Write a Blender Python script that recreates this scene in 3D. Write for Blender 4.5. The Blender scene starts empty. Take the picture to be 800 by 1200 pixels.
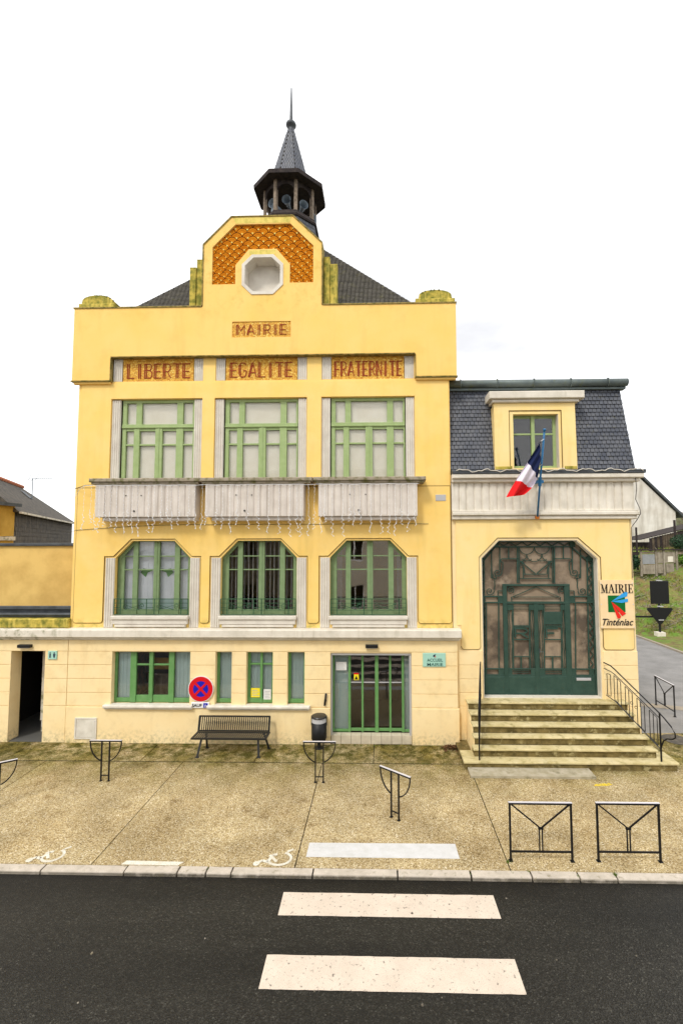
import bpy, math, random
from mathutils import Vector, Matrix
from mathutils.geometry import tessellate_polygon
random.seed(7)
S = bpy.context.scene
COL = S.collection
R = math.radians

# ------------------------------------------------------------------ camera
cam_d = bpy.data.cameras.new("camera")
cam = bpy.data.objects.new("camera", cam_d); COL.objects.link(cam)
S.camera = cam
cam_d.sensor_fit = 'VERTICAL'; cam_d.sensor_height = 36.0
cam_d.lens = 540 / 1200 * 36.0
cam_d.shift_x = -32 / 1200
cam_d.clip_start = 0.1; cam_d.clip_end = 2000
cam.location = (0, -13.5, 5.7)
cam.matrix_world = (Matrix.Translation((0, -13.5, 5.7)) @ Matrix.Rotation(R(1.4), 4, 'Z')
                    @ Matrix.Rotation(R(93.7), 4, 'X') @ Matrix.Rotation(R(-0.17), 4, 'Z'))

# ------------------------------------------------------------------ world + sun (overcast)
W = bpy.data.worlds.new("World"); S.world = W; W.use_nodes = True
wn = W.node_tree; wn.nodes.clear()
out = wn.nodes.new('ShaderNodeOutputWorld')
sky = wn.nodes.new('ShaderNodeTexSky'); sky.sky_type = 'NISHITA'; sky.sun_disc = False
SUN_EL, SUN_AZ = R(52), R(205)
sky.sun_elevation = SUN_EL; sky.sun_rotation = SUN_AZ
bg1 = wn.nodes.new('ShaderNodeBackground'); bg1.inputs['Strength'].default_value = 0.10
wn.links.new(sky.outputs[0], bg1.inputs['Color'])
bg2 = wn.nodes.new('ShaderNodeBackground'); bg2.inputs['Strength'].default_value = 1.35
tc = wn.nodes.new('ShaderNodeTexCoord')
mp = wn.nodes.new('ShaderNodeMapping'); mp.inputs['Scale'].default_value = (1, 1, 2.2)
mp.inputs['Location'].default_value = (-0.175, 0.018, -0.452)
nz = wn.nodes.new('ShaderNodeTexNoise'); nz.inputs['Scale'].default_value = 1.7
nz.inputs['Detail'].default_value = 6; nz.inputs['Roughness'].default_value = .5
wr = wn.nodes.new('ShaderNodeValToRGB')
wr.color_ramp.elements[0].position = .50; wr.color_ramp.elements[0].color = (1, 1, 1, 1)
wr.color_ramp.elements[1].position = .72; wr.color_ramp.elements[1].color = (.60, .602, .62, 1)
wn.links.new(tc.outputs['Generated'], mp.inputs['Vector']); wn.links.new(mp.outputs[0], nz.inputs['Vector'])
wn.links.new(nz.outputs['Fac'], wr.inputs[0]); wn.links.new(wr.outputs[0], bg2.inputs['Color'])
mx = wn.nodes.new('ShaderNodeMixShader'); mx.inputs[0].default_value = 0.93
wn.links.new(bg1.outputs[0], mx.inputs[1]); wn.links.new(bg2.outputs[0], mx.inputs[2])
wn.links.new(mx.outputs[0], out.inputs['Surface'])
sl = bpy.data.lights.new("sun", 'SUN'); sl.energy = 1.7; sl.angle = R(10); sl.color = (1, .95, .86)
so = bpy.data.objects.new("sun", sl); COL.objects.link(so)
so.location = (-10, -30, 40)
sdir = Vector((-.42, -.78, 1.05)).normalized()      # towards the sun: front left, high
so.rotation_euler = sdir.to_track_quat('Z', 'Y').to_euler()
sky.sun_elevation = math.asin(sdir.z); sky.sun_rotation = math.atan2(sdir.x, sdir.y)
S.view_settings.view_transform = 'Standard'; S.view_settings.look = 'None'
S.view_settings.exposure = 0.29; S.view_settings.gamma = 1

# ------------------------------------------------------------------ materials
MATS = {}
def M(name, c, rough=.8, c2=None, scale=2.0, amt=1.0, lo=.35, hi=.65, bump=0, bscale=50, spec=.3,
      metal=0, layers=(), streak=None, coords='world'):
    """noise mottled material; layers: (colour, noise scale, lo, hi, axis, a, b) masks by noise times a position ramp"""
    m = bpy.data.materials.new(name); m.use_nodes = True; t = m.node_tree; N = t.nodes; L = t.links
    b = N['Principled BSDF']; b.inputs['Roughness'].default_value = rough
    b.inputs['Metallic'].default_value = metal; b.inputs['Specular IOR Level'].default_value = spec
    g = N.new('ShaderNodeNewGeometry'); P = g.outputs['Position']
    if coords == 'object':
        P = N.new('ShaderNodeTexCoord').outputs['Object']
    def noise(sc, det=6, vec=None, rgh=.6):
        n = N.new('ShaderNodeTexNoise'); n.inputs['Scale'].default_value = sc
        n.inputs['Detail'].default_value = det; n.inputs['Roughness'].default_value = rgh
        L.new(vec or P, n.inputs['Vector']); return n.outputs['Fac']
    def mr(v, a, b_, c0=0, c1=1):
        n = N.new('ShaderNodeMapRange'); n.inputs[1].default_value = a; n.inputs[2].default_value = b_
        n.inputs[3].default_value = c0; n.inputs[4].default_value = c1; L.new(v, n.inputs[0]); return n.outputs[0]
    def mix(f, a, b_):
        n = N.new('ShaderNodeMix'); n.data_type = 'RGBA'
        if isinstance(f, (int, float)): n.inputs[0].default_value = f
        else: L.new(f, n.inputs[0])
        for s, v in ((6, a), (7, b_)):
            if isinstance(v, tuple): n.inputs[s].default_value = (*v, 1)
            else: L.new(v, n.inputs[s])
        return n.outputs[2]
    cur = tuple(c)
    if c2:
        cur = mix(mr(noise(scale), lo, hi, 0, amt), cur, tuple(c2))
    if streak:                                         # vertical run-off streaks
        mpn = N.new('ShaderNodeMapping'); mpn.inputs['Scale'].default_value = (1, 1, .12); L.new(P, mpn.inputs[0])
        cur = mix(mr(noise(streak[1], 5, mpn.outputs[0]), streak[2], streak[3], 0, streak[4]), cur, tuple(streak[0]))
    for (lc, sc, l0, h0, ax, a, b_, am) in layers:
        f = mr(noise(sc, 8), l0, h0, 0, am)
        if ax is not None:
            sx = N.new('ShaderNodeSeparateXYZ'); L.new(P, sx.inputs[0])
            r = mr(sx.outputs[ax], a, b_)
            mu = N.new('ShaderNodeMath'); mu.operation = 'MULTIPLY'; L.new(f, mu.inputs[0]); L.new(r, mu.inputs[1]); f = mu.outputs[0]
        cur = mix(f, cur, tuple(lc))
    if isinstance(cur, tuple): b.inputs['Base Color'].default_value = (*cur, 1)
    else: L.new(cur, b.inputs['Base Color'])
    if bump:
        bn = N.new('ShaderNodeBump'); bn.inputs['Strength'].default_value = bump; bn.inputs['Distance'].default_value = .02
        L.new(noise(bscale, 4), bn.inputs['Height']); L.new(bn.outputs[0], b.inputs['Normal'])
    MATS[name] = m; return m

def aggregate(name, cells, scale, base_noise, rough=.85, bump=.5, moss=None, spec=.3, stretch=1, tone=0):
    m = bpy.data.materials.new(name); m.use_nodes = True; t = m.node_tree; N = t.nodes; L = t.links
    b = N['Principled BSDF']; b.inputs['Roughness'].default_value = rough; b.inputs['Specular IOR Level'].default_value = spec
    P = N.new('ShaderNodeNewGeometry').outputs['Position']
    v = N.new('ShaderNodeTexVoronoi'); v.inputs['Scale'].default_value = scale; L.new(P, v.inputs['Vector'])
    sp = N.new('ShaderNodeSeparateColor'); L.new(v.outputs['Color'], sp.inputs[0])
    r = N.new('ShaderNodeValToRGB'); cr = r.color_ramp
    while len(cr.elements) < len(cells): cr.elements.new(.5)
    for e, (p, c) in zip(cr.elements, cells): e.position = p; e.color = (*c, 1)
    L.new(sp.outputs[0], r.inputs[0])
    n = N.new('ShaderNodeTexNoise'); n.inputs['Scale'].default_value = base_noise[0]; n.inputs['Detail'].default_value = 7
    n.inputs['Roughness'].default_value = .65
    ms_ = N.new('ShaderNodeMapping'); ms_.inputs['Scale'].default_value = (stretch, 1, 1); L.new(P, ms_.inputs[0]); L.new(ms_.outputs[0], n.inputs['Vector'])
    mr = N.new('ShaderNodeMapRange'); mr.inputs[1].default_value = .3; mr.inputs[2].default_value = .7
    mr.inputs[3].default_value = base_noise[1]; mr.inputs[4].default_value = base_noise[2]; L.new(n.outputs['Fac'], mr.inputs[0])
    mu = N.new('ShaderNodeMix'); mu.data_type = 'RGBA'; mu.blend_type = 'MULTIPLY'; mu.inputs[0].default_value = 1
    L.new(r.outputs[0], mu.inputs[6]); L.new(mr.outputs[0], mu.inputs[7]); cur = mu.outputs[2]
    if tone:                                          # each slab poured from a slightly different mix
        oi = N.new('ShaderNodeObjectInfo'); tr_ = N.new('ShaderNodeMapRange'); tr_.inputs[3].default_value = 1 - tone; tr_.inputs[4].default_value = 1 + tone
        L.new(oi.outputs['Random'], tr_.inputs[0]); tm = N.new('ShaderNodeMix'); tm.data_type = 'RGBA'; tm.blend_type = 'MULTIPLY'; tm.inputs[0].default_value = 1
        L.new(cur, tm.inputs[6]); L.new(tr_.outputs[0], tm.inputs[7]); cur = tm.outputs[2]
    if moss:
        for (col, sc, l0, h0, ya, yb, am) in moss:
            n2 = N.new('ShaderNodeTexNoise'); n2.inputs['Scale'].default_value = sc; n2.inputs['Detail'].default_value = 9
            n2.inputs['Roughness'].default_value = .7; L.new(P, n2.inputs['Vector'])
            q = N.new('ShaderNodeMapRange'); q.inputs[1].default_value = l0; q.inputs[2].default_value = h0; q.inputs[4].default_value = am
            L.new(n2.outputs['Fac'], q.inputs[0])
            sx = N.new('ShaderNodeSeparateXYZ'); L.new(P, sx.inputs[0])
            q2 = N.new('ShaderNodeMapRange'); q2.inputs[1].default_value = ya; q2.inputs[2].default_value = yb; L.new(sx.outputs[1], q2.inputs[0])
            mm = N.new('ShaderNodeMath'); mm.operation = 'MULTIPLY'; L.new(q.outputs[0], mm.inputs[0]); L.new(q2.outputs[0], mm.inputs[1])
            mi = N.new('ShaderNodeMix'); mi.data_type = 'RGBA'; mi.blend_type = 'MULTIPLY'; L.new(mm.outputs[0], mi.inputs[0]); L.new(cur, mi.inputs[6])
            mi.inputs[7].default_value = (*col, 1); cur = mi.outputs[2]
    L.new(cur, b.inputs['Base Color'])
    bp = N.new('ShaderNodeBump'); bp.inputs['Strength'].default_value = bump; bp.inputs['Distance'].default_value = .012
    L.new(v.outputs['Distance'], bp.inputs['Height']); L.new(bp.outputs[0], b.inputs['Normal'])
    MATS[name] = m; return m

def glass(name, fac=.14, tint=(1, 1, 1), rough=.02):
    m = bpy.data.materials.new(name); m.use_nodes = True; t = m.node_tree; N = t.nodes; L = t.links; N.clear()
    o = N.new('ShaderNodeOutputMaterial'); mxs = N.new('ShaderNodeMixShader')
    tr = N.new('ShaderNodeBsdfTransparent'); tr.inputs[0].default_value = (*tint, 1)
    gl = N.new('ShaderNodeBsdfGlossy'); gl.inputs['Roughness'].default_value = rough
    fr = N.new('ShaderNodeFresnel'); fr.inputs[0].default_value = 1.5
    ad = N.new('ShaderNodeMath'); ad.operation = 'ADD'; ad.inputs[1].default_value = fac; ad.use_clamp = True
    ad.operation = 'MULTIPLY_ADD'; ad.inputs[1].default_value = .6; ad.inputs[2].default_value = fac; L.new(fr.outputs[0], ad.inputs[0]); L.new(ad.outputs[0], mxs.inputs[0]); L.new(tr.outputs[0], mxs.inputs[1])
    n = N.new('ShaderNodeTexNoise'); n.inputs['Scale'].default_value = 1.2
    P = N.new('ShaderNodeNewGeometry').outputs['Position']; L.new(P, n.inputs['Vector'])
    bp = N.new('ShaderNodeBump'); bp.inputs['Strength'].default_value = .06; bp.inputs['Distance'].default_value = .05
    L.new(n.outputs['Fac'], bp.inputs['Height']); L.new(bp.outputs[0], gl.inputs['Normal'])
    L.new(gl.outputs[0], mxs.inputs[2]); L.new(mxs.outputs[0], o.inputs[0]); MATS[name] = m; return m

MOSS = (.10, .11, .02)
M('yellow_top', (.88, .555, .14), .75, (.90, .60, .195), .9, 1, .3, .7, bump=.12, bscale=35,
  layers=[((.62, .42, .10), 1.4, .55, .8, None, 0, 0, .45), ((.42, .36, .06), 5, .5, .7, 2, 12.35, 12.9, .35)],
  streak=((.66, .46, .12), 3.0, .52, .78, .5))
M('yellow_wall', (.89, .59, .155), .75, (.90, .64, .23), 1.1, 1, .3, .7, bump=.12, bscale=35,
  layers=[((.70, .47, .12), 1.6, .55, .8, None, 0, 0, .4), ((.34, .33, .07), 6, .42, .62, 2, 3.55, 3.25, .7)],
  streak=((.70, .50, .14), 2.6, .52, .78, .5))
M('yellow_wing', (.90, .67, .26), .75, (.91, .70, .34), 1.1, 1, .3, .7, bump=.12, bscale=35,
  layers=[((.70, .47, .12), 1.6, .55, .8, None, 0, 0, .4)], streak=((.72, .52, .18), 2.6, .52, .78, .5))
M('yellow_pale', (.90, .735, .43), .8, (.88, .68, .36), 1.3, 1, .3, .7, bump=.15, bscale=45,
  layers=[((.62, .46, .22), 3.5, .5, .75, None, 0, 0, .35), ((.34, .29, .17), 11, .45, .62, 2, .45, -.05, .7), ((.25, .25, .08), 5, .5, .7, 2, .22, -.02, .7)],
  streak=((.66, .50, .26), 4, .56, .8, .35))
M('yellow_moss', (.52, .40, .07), .9, (.17, .17, .025), 5, 1, .38, .6, bump=.5, bscale=30,
  streak=((.70, .54, .12), 7, .5, .65, .8))
M('gable_rim', (.76, .60, .16), .85, (.35, .32, .05), 4, 1, .42, .7, bump=.3, bscale=30,
  streak=((.50, .45, .07), 8, .5, .7, .6))
M('moss_stone', (.16, .14, .05), .95, (.07, .08, .015), 9, 1, .4, .6, bump=.6, bscale=40)
M('coping_lichen', (.34, .25, .08), .95, (.13, .12, .03), 8, 1, .42, .62, bump=.5, bscale=40)
M('joint', (.20, .12, .03), .95)
M('grey_stone', (.56, .52, .46), .85, (.48, .44, .38), 3, 1, .3, .7, bump=.2, bscale=40,
  streak=((.36, .33, .28), 6, .55, .75, .5))
M('pilaster_paint', (.72, .68, .60), .85, (.60, .55, .48), 3, 1, .3, .7, bump=.2, bscale=40,
  streak=((.45, .41, .35), 6, .58, .8, .4))
M('cornice_paint', (.76, .71, .62), .85, (.62, .57, .48), 3, 1, .3, .7, bump=.2, bscale=40,
  layers=[((.13, .14, .04), 4.5, .50, .66, 0, -8.4, -9.8, .8), ((.45, .42, .34), 1.6, .5, .75, None, 0, 0, .5)],
  streak=((.42, .38, .28), 7, .56, .76, .5))
M('balcony_paint', (.70, .64, .58), .85, (.58, .52, .46), 3, 1, .3, .7, bump=.2, bscale=40,
  streak=((.36, .32, .27), 7, .55, .75, .55))
M('balcony_cap', (.34, .29, .22), .9, (.14, .13, .05), 6, 1, .45, .65, bump=.5, bscale=40)
M('sill_white', (.74, .70, .62), .8, (.58, .54, .46), 4, 1, .35, .7, bump=.2)
M('green_pale', (.28, .375, .145), .5, (.35, .44, .20), 6, 1, .3, .7, bump=.1, layers=[((.14, .26, .11), 20, .6, .75, None, 0, 0, .5)])
M('green_mid', (.10, .26, .075), .45, (.15, .31, .115), 6, 1, .3, .7, bump=.1, layers=[((.06, .18, .04), 20, .6, .75, None, 0, 0, .5)])
M('green_grey', (.17, .25, .115), .55, (.22, .31, .16), 6, 1, .3, .7, bump=.1, layers=[((.08, .18, .06), 20, .6, .75, None, 0, 0, .5)])
M('green_portal', (.024, .056, .043), .55, (.040, .080, .062), 4, 1, .3, .7, spec=.2, layers=[((.07, .07, .04), 14, .6, .75, None, 0, 0, .6)])
M('green_rail', (.035, .10, .05), .5)
M('blind_cream', (.90, .86, .74), .7, (.82, .77, .63), 2.5, 1, .3, .7)
M('blind_white', (.74, .77, .82), .7, (.60, .64, .68), 2, 1, .3, .7)
M('blind_aqua', (.36, .48, .48), .6, (.44, .56, .55), 2, 1, .3, .7)
M('slat_grey', (.30, .29, .27), .6)
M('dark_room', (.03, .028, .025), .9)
M('room_wall', (.16, .14, .12), .9)
M('mosaic_letter', (.34, .055, .015), .8, (.24, .03, .01), 40, 1)
M('tile_edge', (.055, .012, .003), .9, spec=.05)
M('tile_orange', (.46, .125, .004), .9, (.60, .21, .010), 7, 1, .3, .7, spec=.05)
M('tile_dot', (.75, .58, .15), .8, spec=.05)
M('slate', (.038, .046, .068), .5, (.11, .115, .13), 3, 1, .3, .7, bump=.4, bscale=30, spec=.5,
  layers=[((.16, .15, .08), 9, .6, .72, None, 0, 0, .6)])
M('slate_old', (.075, .068, .058), .8, (.12, .11, .09), 4, 1, .3, .7, bump=.4, bscale=30, layers=[((.17, .16, .07), 6, .56, .7, None, 0, 0, .6)])
M('slate_light', (.062, .070, .095), .55, (.11, .115, .13), 5, 1, bump=.3, spec=.5)
M('slate_brown', (.10, .085, .065), .8, (.05, .045, .04), 3, 1, bump=.5, bscale=30, streak=((.2, .17, .13), 9, .5, .7, .6))
M('zinc', (.09, .115, .12), .55, (.15, .18, .17), 4, 1, .3, .7, metal=.3, layers=[((.14, .15, .05), 6, .55, .7, None, 0, 0, .6)])
M('zinc_dark', (.09, .10, .11), .5, (.05, .055, .06), 4, 1, metal=.3)
M('wood_dark', (.022, .017, .018), .9, (.05, .038, .034), 8, 1, bump=.4)
M('wood_post', (.30, .235, .18), .85, (.13, .10, .07), 9, 1, bump=.4, streak=((.32, .25, .18), 14, .5, .7, .6))
M('horn_grey', (.16, .20, .24), .5); M('horn_dark', (.04, .05, .06), .6)
M('black_metal', (.007, .007, .008), .5, spec=.3)
M('anthracite', (.012, .013, .014), .4, (.03, .03, .027), 60, .4, spec=.4)
M('steel', (.70, .68, .72), .4, metal=.2)
M('blue_pole', (.02, .13, .30), .4, (.03, .17, .36), 6, 1)
M('flag_blue', (.006, .014, .07), .8, coords='object'); M('flag_white', (.74, .68, .78), .8); M('flag_red', (.72, .008, .012), .8)
M('stone_step', (.64, .55, .31), .9, (.48, .40, .19), 2.2, 1, .35, .65, bump=.5, bscale=35,
  layers=[((.20, .16, .05), 5, .52, .70, None, 0, 0, .7), ((.68, .60, .38), 3, .5, .7, None, 0, 0, .6)])
M('stone_riser', (.22, .165, .06), .95, (.08, .06, .018), 4, 1, .35, .65, bump=.6, bscale=30,
  layers=[((.42, .36, .18), 5, .55, .65, None, 0, 0, .7)])
M('concrete', (.46, .41, .31), .95, (.34, .30, .20), 6, 1, bump=.6, bscale=60, layers=[((.10, .09, .03), 5, .55, .7, None, 0, 0, .6)])
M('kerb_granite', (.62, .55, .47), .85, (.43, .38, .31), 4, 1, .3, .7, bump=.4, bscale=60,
  layers=[((.07, .06, .04), 6, .2, .5, 1, -5.225, -5.245, .9), ((.18, .15, .08), 9, .56, .7, None, 0, 0, .6), ((.36, .32, .27), 120, .55, .6, None, 0, 0, .6)])  # first layer: shadow and grime of the road-facing front put into the colour
M('road_paint', (.70, .60, .50), .8, (.60, .51, .42), 3, 1, .3, .7, bump=.3, bscale=90,
  layers=[((.06, .055, .045), 22, .60, .68, None, 0, 0, .8), ((.30, .25, .2), 110, .56, .64, None, 0, 0, .75), ((.42, .35, .28), 1.4, .5, .75, 1, -6.0, -5.5, .35)])
M('white_paint', (.64, .64, .65), .8, (.54, .54, .53), 5, 1, .3, .7, bump=.3, bscale=90,
  layers=[((.35, .3, .18), 110, .58, .68, None, 0, 0, .6)])
M('worn_paint', (.72, .70, .62), .8, (.62, .58, .48), 7, 1, bump=.3, layers=[((.34, .28, .15), 60, .56, .64, None, 0, 0, .8)])
M('yellow_paint', (.75, .55, .03), .8, layers=[((.3, .24, .1), 30, .5, .58, None, 0, 0, .9)])
M('slot_dark', (.025, .02, .012), .95)
M('sign_white', (.8, .8, .8), .5); M('sign_red', (.62, .006, .012), .4); M('sign_blue', (.008, .012, .42), .4)
M('sign_aqua', (.36, .62, .52), .4); M('sign_yellow', (.85, .70, .02), .5); M('sign_dark', (.015, .03, .06), .5)
M('sign_teal_text', (.01, .07, .06), .5)
M('panel_peach', (.84, .62, .34), .3, (.87, .67, .40), 3, 1, spec=.5); M('logo_green', (.0, .13, .02), .4)
M('logo_blue', (.03, .33, .75), .4); M('logo_red', (.75, .02, .012), .4); M('ink', (.012, .010, .010), .5)
M('tile_white', (.62, .55, .42), .5, (.5, .44, .33), 5, 1); M('white_wall', (.74, .71, .66), .85, (.58, .53, .46), .9, 1, .35, .7, bump=.3,
  streak=((.36, .32, .26), 2.2, .45, .7, .7))
M('ochre', (.60, .38, .08), .85, (.46, .28, .05), 2, 1, bump=.2); M('ochre_pale', (.74, .50, .16), .85, (.56, .35, .10), 1.2, 1, .35, .65, bump=.2)
M('terracotta', (.45, .14, .05), .8, (.3, .1, .05), 6, 1)
M('shed_wood', (.06, .045, .032), .9, (.12, .09, .06), 4, 1, bump=.4, streak=((.20, .16, .11), 6, .5, .7, .8))
M('old_board', (.30, .26, .20), .9, (.20, .17, .13), 4, 1, bump=.4, streak=((.42, .38, .31), 6, .5, .7, .7))
M('old_board_grey', (.30, .31, .32), .8, (.22, .23, .24), 3, 1)
M('frost_glass', (.22, .165, .115), .2, (.36, .28, .20), .9, 1, .35, .65, spec=.5, layers=[((.07, .055, .045), 1.1, .48, .62, None, 0, 0, .8), ((.42, .33, .24), 1.6, .58, .7, None, 0, 0, .7)])
M('soil_grass', (.21, .15, .06), .95, (.11, .20, .025), .9, 1, .38, .55, bump=1, bscale=6,
  layers=[((.13, .085, .04), 2.3, .45, .62, None, 0, 0, .85), ((.32, .27, .13), 7, .55, .66, None, 0, 0, .5)])
M('leaf_green', (.08, .22, .02), .6, (.16, .32, .03), 3, 1); M('leaf_dark', (.015, .05, .02), .5, (.03, .075, .03), 3, 1)
M('grass_blade', (.12, .22, .02), .8, (.26, .24, .05), 3, 1); M('dead_leaf', (.12, .055, .02), .8, (.06, .03, .012), 20, 1)
M('moss_tuft', (.10, .16, .02), .9)
M('bulb_string', (.80, .82, .86), .4); M('cable', (.05, .045, .04), .7); M('rust', (.40, .12, .01), .8)
M('side_asphalt', (.25, .24, .235), .6, (.17, .165, .16), 1.2, 1, .35, .65, bump=.4, bscale=60, layers=[((.30, .28, .26), 40, .55, .62, None, 0, 0, .6)])
M('side_gutter', (.34, .29, .22), .85, (.28, .24, .19), 6, 1, bump=.3)
M('earth', (.12, .11, .08), .95, (.09, .08, .05), .2, 1)
M('paper', (.72, .72, .70), .6); M('slate_floor', (.10, .10, .095), .6)
M('far_hill', (.10, .10, .04), .95, (.06, .08, .03), .3, 1)
M('opp_wall', (.42, .38, .32), .9, (.36, .32, .26), .8, 1); M('plaque_grey', (.45, .45, .46), .5)
aggregate('pavement', [(0, (.15, .105, .05)), (.18, (.31, .23, .11)), (.5, (.44, .34, .175)), (.85, (.57, .47, .28)), (1, (.74, .67, .52))],
          64, (.8, .74, 1.14), bump=.25, tone=.10, moss=[((.46, .46, .16), 1.1, .38, .58, -2.9, -.9, .9), ((.17, .20, .03), 3.2, .42, .58, -2.1, -.8, .92), ((.50, .42, .30), 1.9, .56, .66, -6, -5.9, .6),
                                   ((.70, .64, .55), .6, .42, .66, -6, -5.9, .7)], spec=.15)
aggregate('asphalt', [(0, (.006, .0055, .004)), (.6, (.014, .013, .010)), (.9, (.025, .0235, .019)), (.98, (.038, .036, .030)), (1, (.065, .062, .05))],
          62, (.55, .45, 1.7), rough=.55, bump=.6, spec=.3, stretch=.16, moss=[((.42, .36, .24), 2, .2, .5, -5.8, -5.3, .9)])
aggregate('mosaic_gold', [(0, (.42, .16, .012)), (.4, (.60, .29, .025)), (.8, (.70, .40, .05)), (1, (.80, .60, .15))], 34, (3, .9, 1.1), rough=.6, bump=.2)
glass('glass_clear', .01); glass('glass_mirror', .10); glass('glass_reflect', .34); glass('glass_door', .03); glass('glass_blind', .0)

# ------------------------------------------------------------------ mesh helpers
WL = {}
class MB:
    def __init__(s): s.v = []; s.f = []; s.m = []; s.cur = 0
    def add(s, vs, fs):
        o = len(s.v); s.v += [tuple(v) for v in vs]; s.f += [tuple(i + o for i in f) for f in fs]; s.m += [s.cur] * len(fs); return s
    def box(s, x0, x1, y0, y1, z0, z1):
        return s.add([(x0, y0, z0), (x1, y0, z0), (x1, y1, z0), (x0, y1, z0), (x0, y0, z1), (x1, y0, z1), (x1, y1, z1), (x0, y1, z1)],
                     [(0, 3, 2, 1), (4, 5, 6, 7), (0, 1, 5, 4), (1, 2, 6, 5), (2, 3, 7, 6), (3, 0, 4, 7)])
    def cbox(s, x0, x1, y0, y1, z0, z1, c=.008):
        """box whose front (y0) edges are chamfered"""
        vs = [(x0 + c, y0, z0 + c), (x1 - c, y0, z0 + c), (x1 - c, y0, z1 - c), (x0 + c, y0, z1 - c),
              (x0, y0 + c, z0), (x1, y0 + c, z0), (x1, y0 + c, z1), (x0, y0 + c, z1),
              (x0, y1, z0), (x1, y1, z0), (x1, y1, z1), (x0, y1, z1)]
        return s.add(vs, [(0, 1, 2, 3), (0, 4, 5, 1), (1, 5, 6, 2), (2, 6, 7, 3), (3, 7, 4, 0), (4, 8, 9, 5), (5, 9, 10, 6), (6, 10, 11, 7), (7, 11, 8, 4), (8, 11, 10, 9)])
    def slab(s, outer, holes, y0, y1):
        """polygon with holes in the XZ plane, given thickness along Y"""
        loops = [outer] + list(holes)
        pts = [p for l in loops for p in l]; n = len(pts)
        tri = tessellate_polygon([[Vector((p[0], p[1], 0)) for p in l] for l in loops])
        vs = [(p[0], y0, p[1]) for p in pts] + [(p[0], y1, p[1]) for p in pts]
        fs = []
        for t in tri:
            a, b, c = [Vector((pts[i][0], pts[i][1], 0)) for i in t]
            up = (b - a).cross(c - a).z > 0
            t = tuple(t) if up else tuple(reversed(t))
            fs.append(t); fs.append(tuple(i + n for i in reversed(t)))
        o = 0
        for l in loops:
            k = len(l)
            area = sum(l[i][0] * l[(i + 1) % k][1] - l[(i + 1) % k][0] * l[i][1] for i in range(k))
            ccw = area > 0
            if l is not outer: ccw = not ccw
            for i in range(k):
                j = (i + 1) % k
                q = (o + i, o + i + n, o + j + n, o + j)
                fs.append(q if ccw else tuple(reversed(q)))
            o += k
        return s.add(vs, fs)
    def bar(s, a, b, w, d=None, up=None):
        a = Vector(a); b = Vector(b); d = d or w; ax = (b - a)
        if ax.length < 1e-6: return s
        ax.normalize(); u = Vector(up) if up else (Vector((0, 1, 0)) if abs(ax.y) < .9 else Vector((0, 0, 1)))
        n = ax.cross(u).normalized(); u = n.cross(ax).normalized()
        vs = []
        for p in (a, b):
            for (i, j) in ((-1, -1), (1, -1), (1, 1), (-1, 1)): vs.append(p + n * (i * w / 2) + u * (j * d / 2))
        return s.add(vs, [(0, 3, 2, 1), (4, 5, 6, 7), (0, 1, 5, 4), (1, 2, 6, 5), (2, 3, 7, 6), (3, 0, 4, 7)])
    def path(s, pts, w, d=None, up=None):
        for a, b in zip(pts, pts[1:]): s.bar(a, b, w, d, up)
        return s
    def tube(s, pts, r, n=8, r2=None):
        pts = [Vector(p) for p in pts]; base = len(s.v); m = len(pts); vs = []; fs = []
        for i, p in enumerate(pts):
            t = (pts[min(i + 1, m - 1)] - pts[max(i - 1, 0)]).normalized()
            u = Vector((0, 0, 1)) if abs(t.z) < .9 else Vector((0, 1, 0))
            a = t.cross(u).normalized(); b = t.cross(a)
            rr = r if r2 is None else r + (r2 - r) * i / (m - 1)
            for k in range(n):
                an = 2 * math.pi * k / n; vs.append(p + (a * math.cos(an) + b * math.sin(an)) * rr)
        for i in range(m - 1):
            for k in range(n):
                l = (k + 1) % n; fs.append((i * n + k, i * n + l, (i + 1) * n + l, (i + 1) * n + k))
        fs.append(tuple(range(n))[::-1]); fs.append(tuple((m - 1) * n + k for k in range(n)))
        return s.add(vs, fs)
    def lathe(s, prof, c=(0, 0), n=8, rot=0, caps=True):
        vs = []; fs = []; m = len(prof)
        for (r, z) in prof:
            for k in range(n):
                a = 2 * math.pi * (k + rot) / n; vs.append((c[0] + r * math.cos(a), c[1] + r * math.sin(a), z))
        for i in range(m - 1):
            for k in range(n):
                l = (k + 1) % n; fs.append((i * n + k, i * n + l, (i + 1) * n + l, (i + 1) * n + k))
        if caps: fs.append(tuple(range(n))[::-1]); fs.append(tuple((m - 1) * n + k for k in range(n)))
        return s.add(vs, fs)
    def build(s, name, mat, parent=None, smooth=False):
        xs = [v[0] for v in s.v]; ys = [v[1] for v in s.v]; zs = [v[2] for v in s.v]
        c = Vector(((min(xs) + max(xs)) / 2, (min(ys) + max(ys)) / 2, min(zs)))
        me = bpy.data.meshes.new(name)
        me.from_pydata([(v[0] - c.x, v[1] - c.y, v[2] - c.z) for v in s.v], [], s.f)
        mats = mat if isinstance(mat, (list, tuple)) else [mat]
        for mm in mats: me.materials.append(MATS[mm])
        if len(mats) > 1: me.polygons.foreach_set('material_index', s.m)
        if smooth: me.polygons.foreach_set('use_smooth', [True] * len(me.polygons))
        me.update()
        o = bpy.data.objects.new(name, me); COL.objects.link(o); WL[o] = c
        if parent: o.parent = parent; o.location = c - WL[parent]
        else: o.location = c
        return o
def thing(name, label, cat, loc=(0, 0, 0), group=None):
    o = bpy.data.objects.new(name, None); COL.objects.link(o); o.location = loc; WL[o] = Vector(loc)
    o.empty_display_size = .2
    o['label'] = label; o['category'] = cat
    if group: o['group'] = group
    return o
def tag(o, label, cat, group=None):
    o['label'] = label; o['category'] = cat
    if group: o['group'] = group
    return o
def struct(o): o['kind'] = 'structure'; return o
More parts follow.
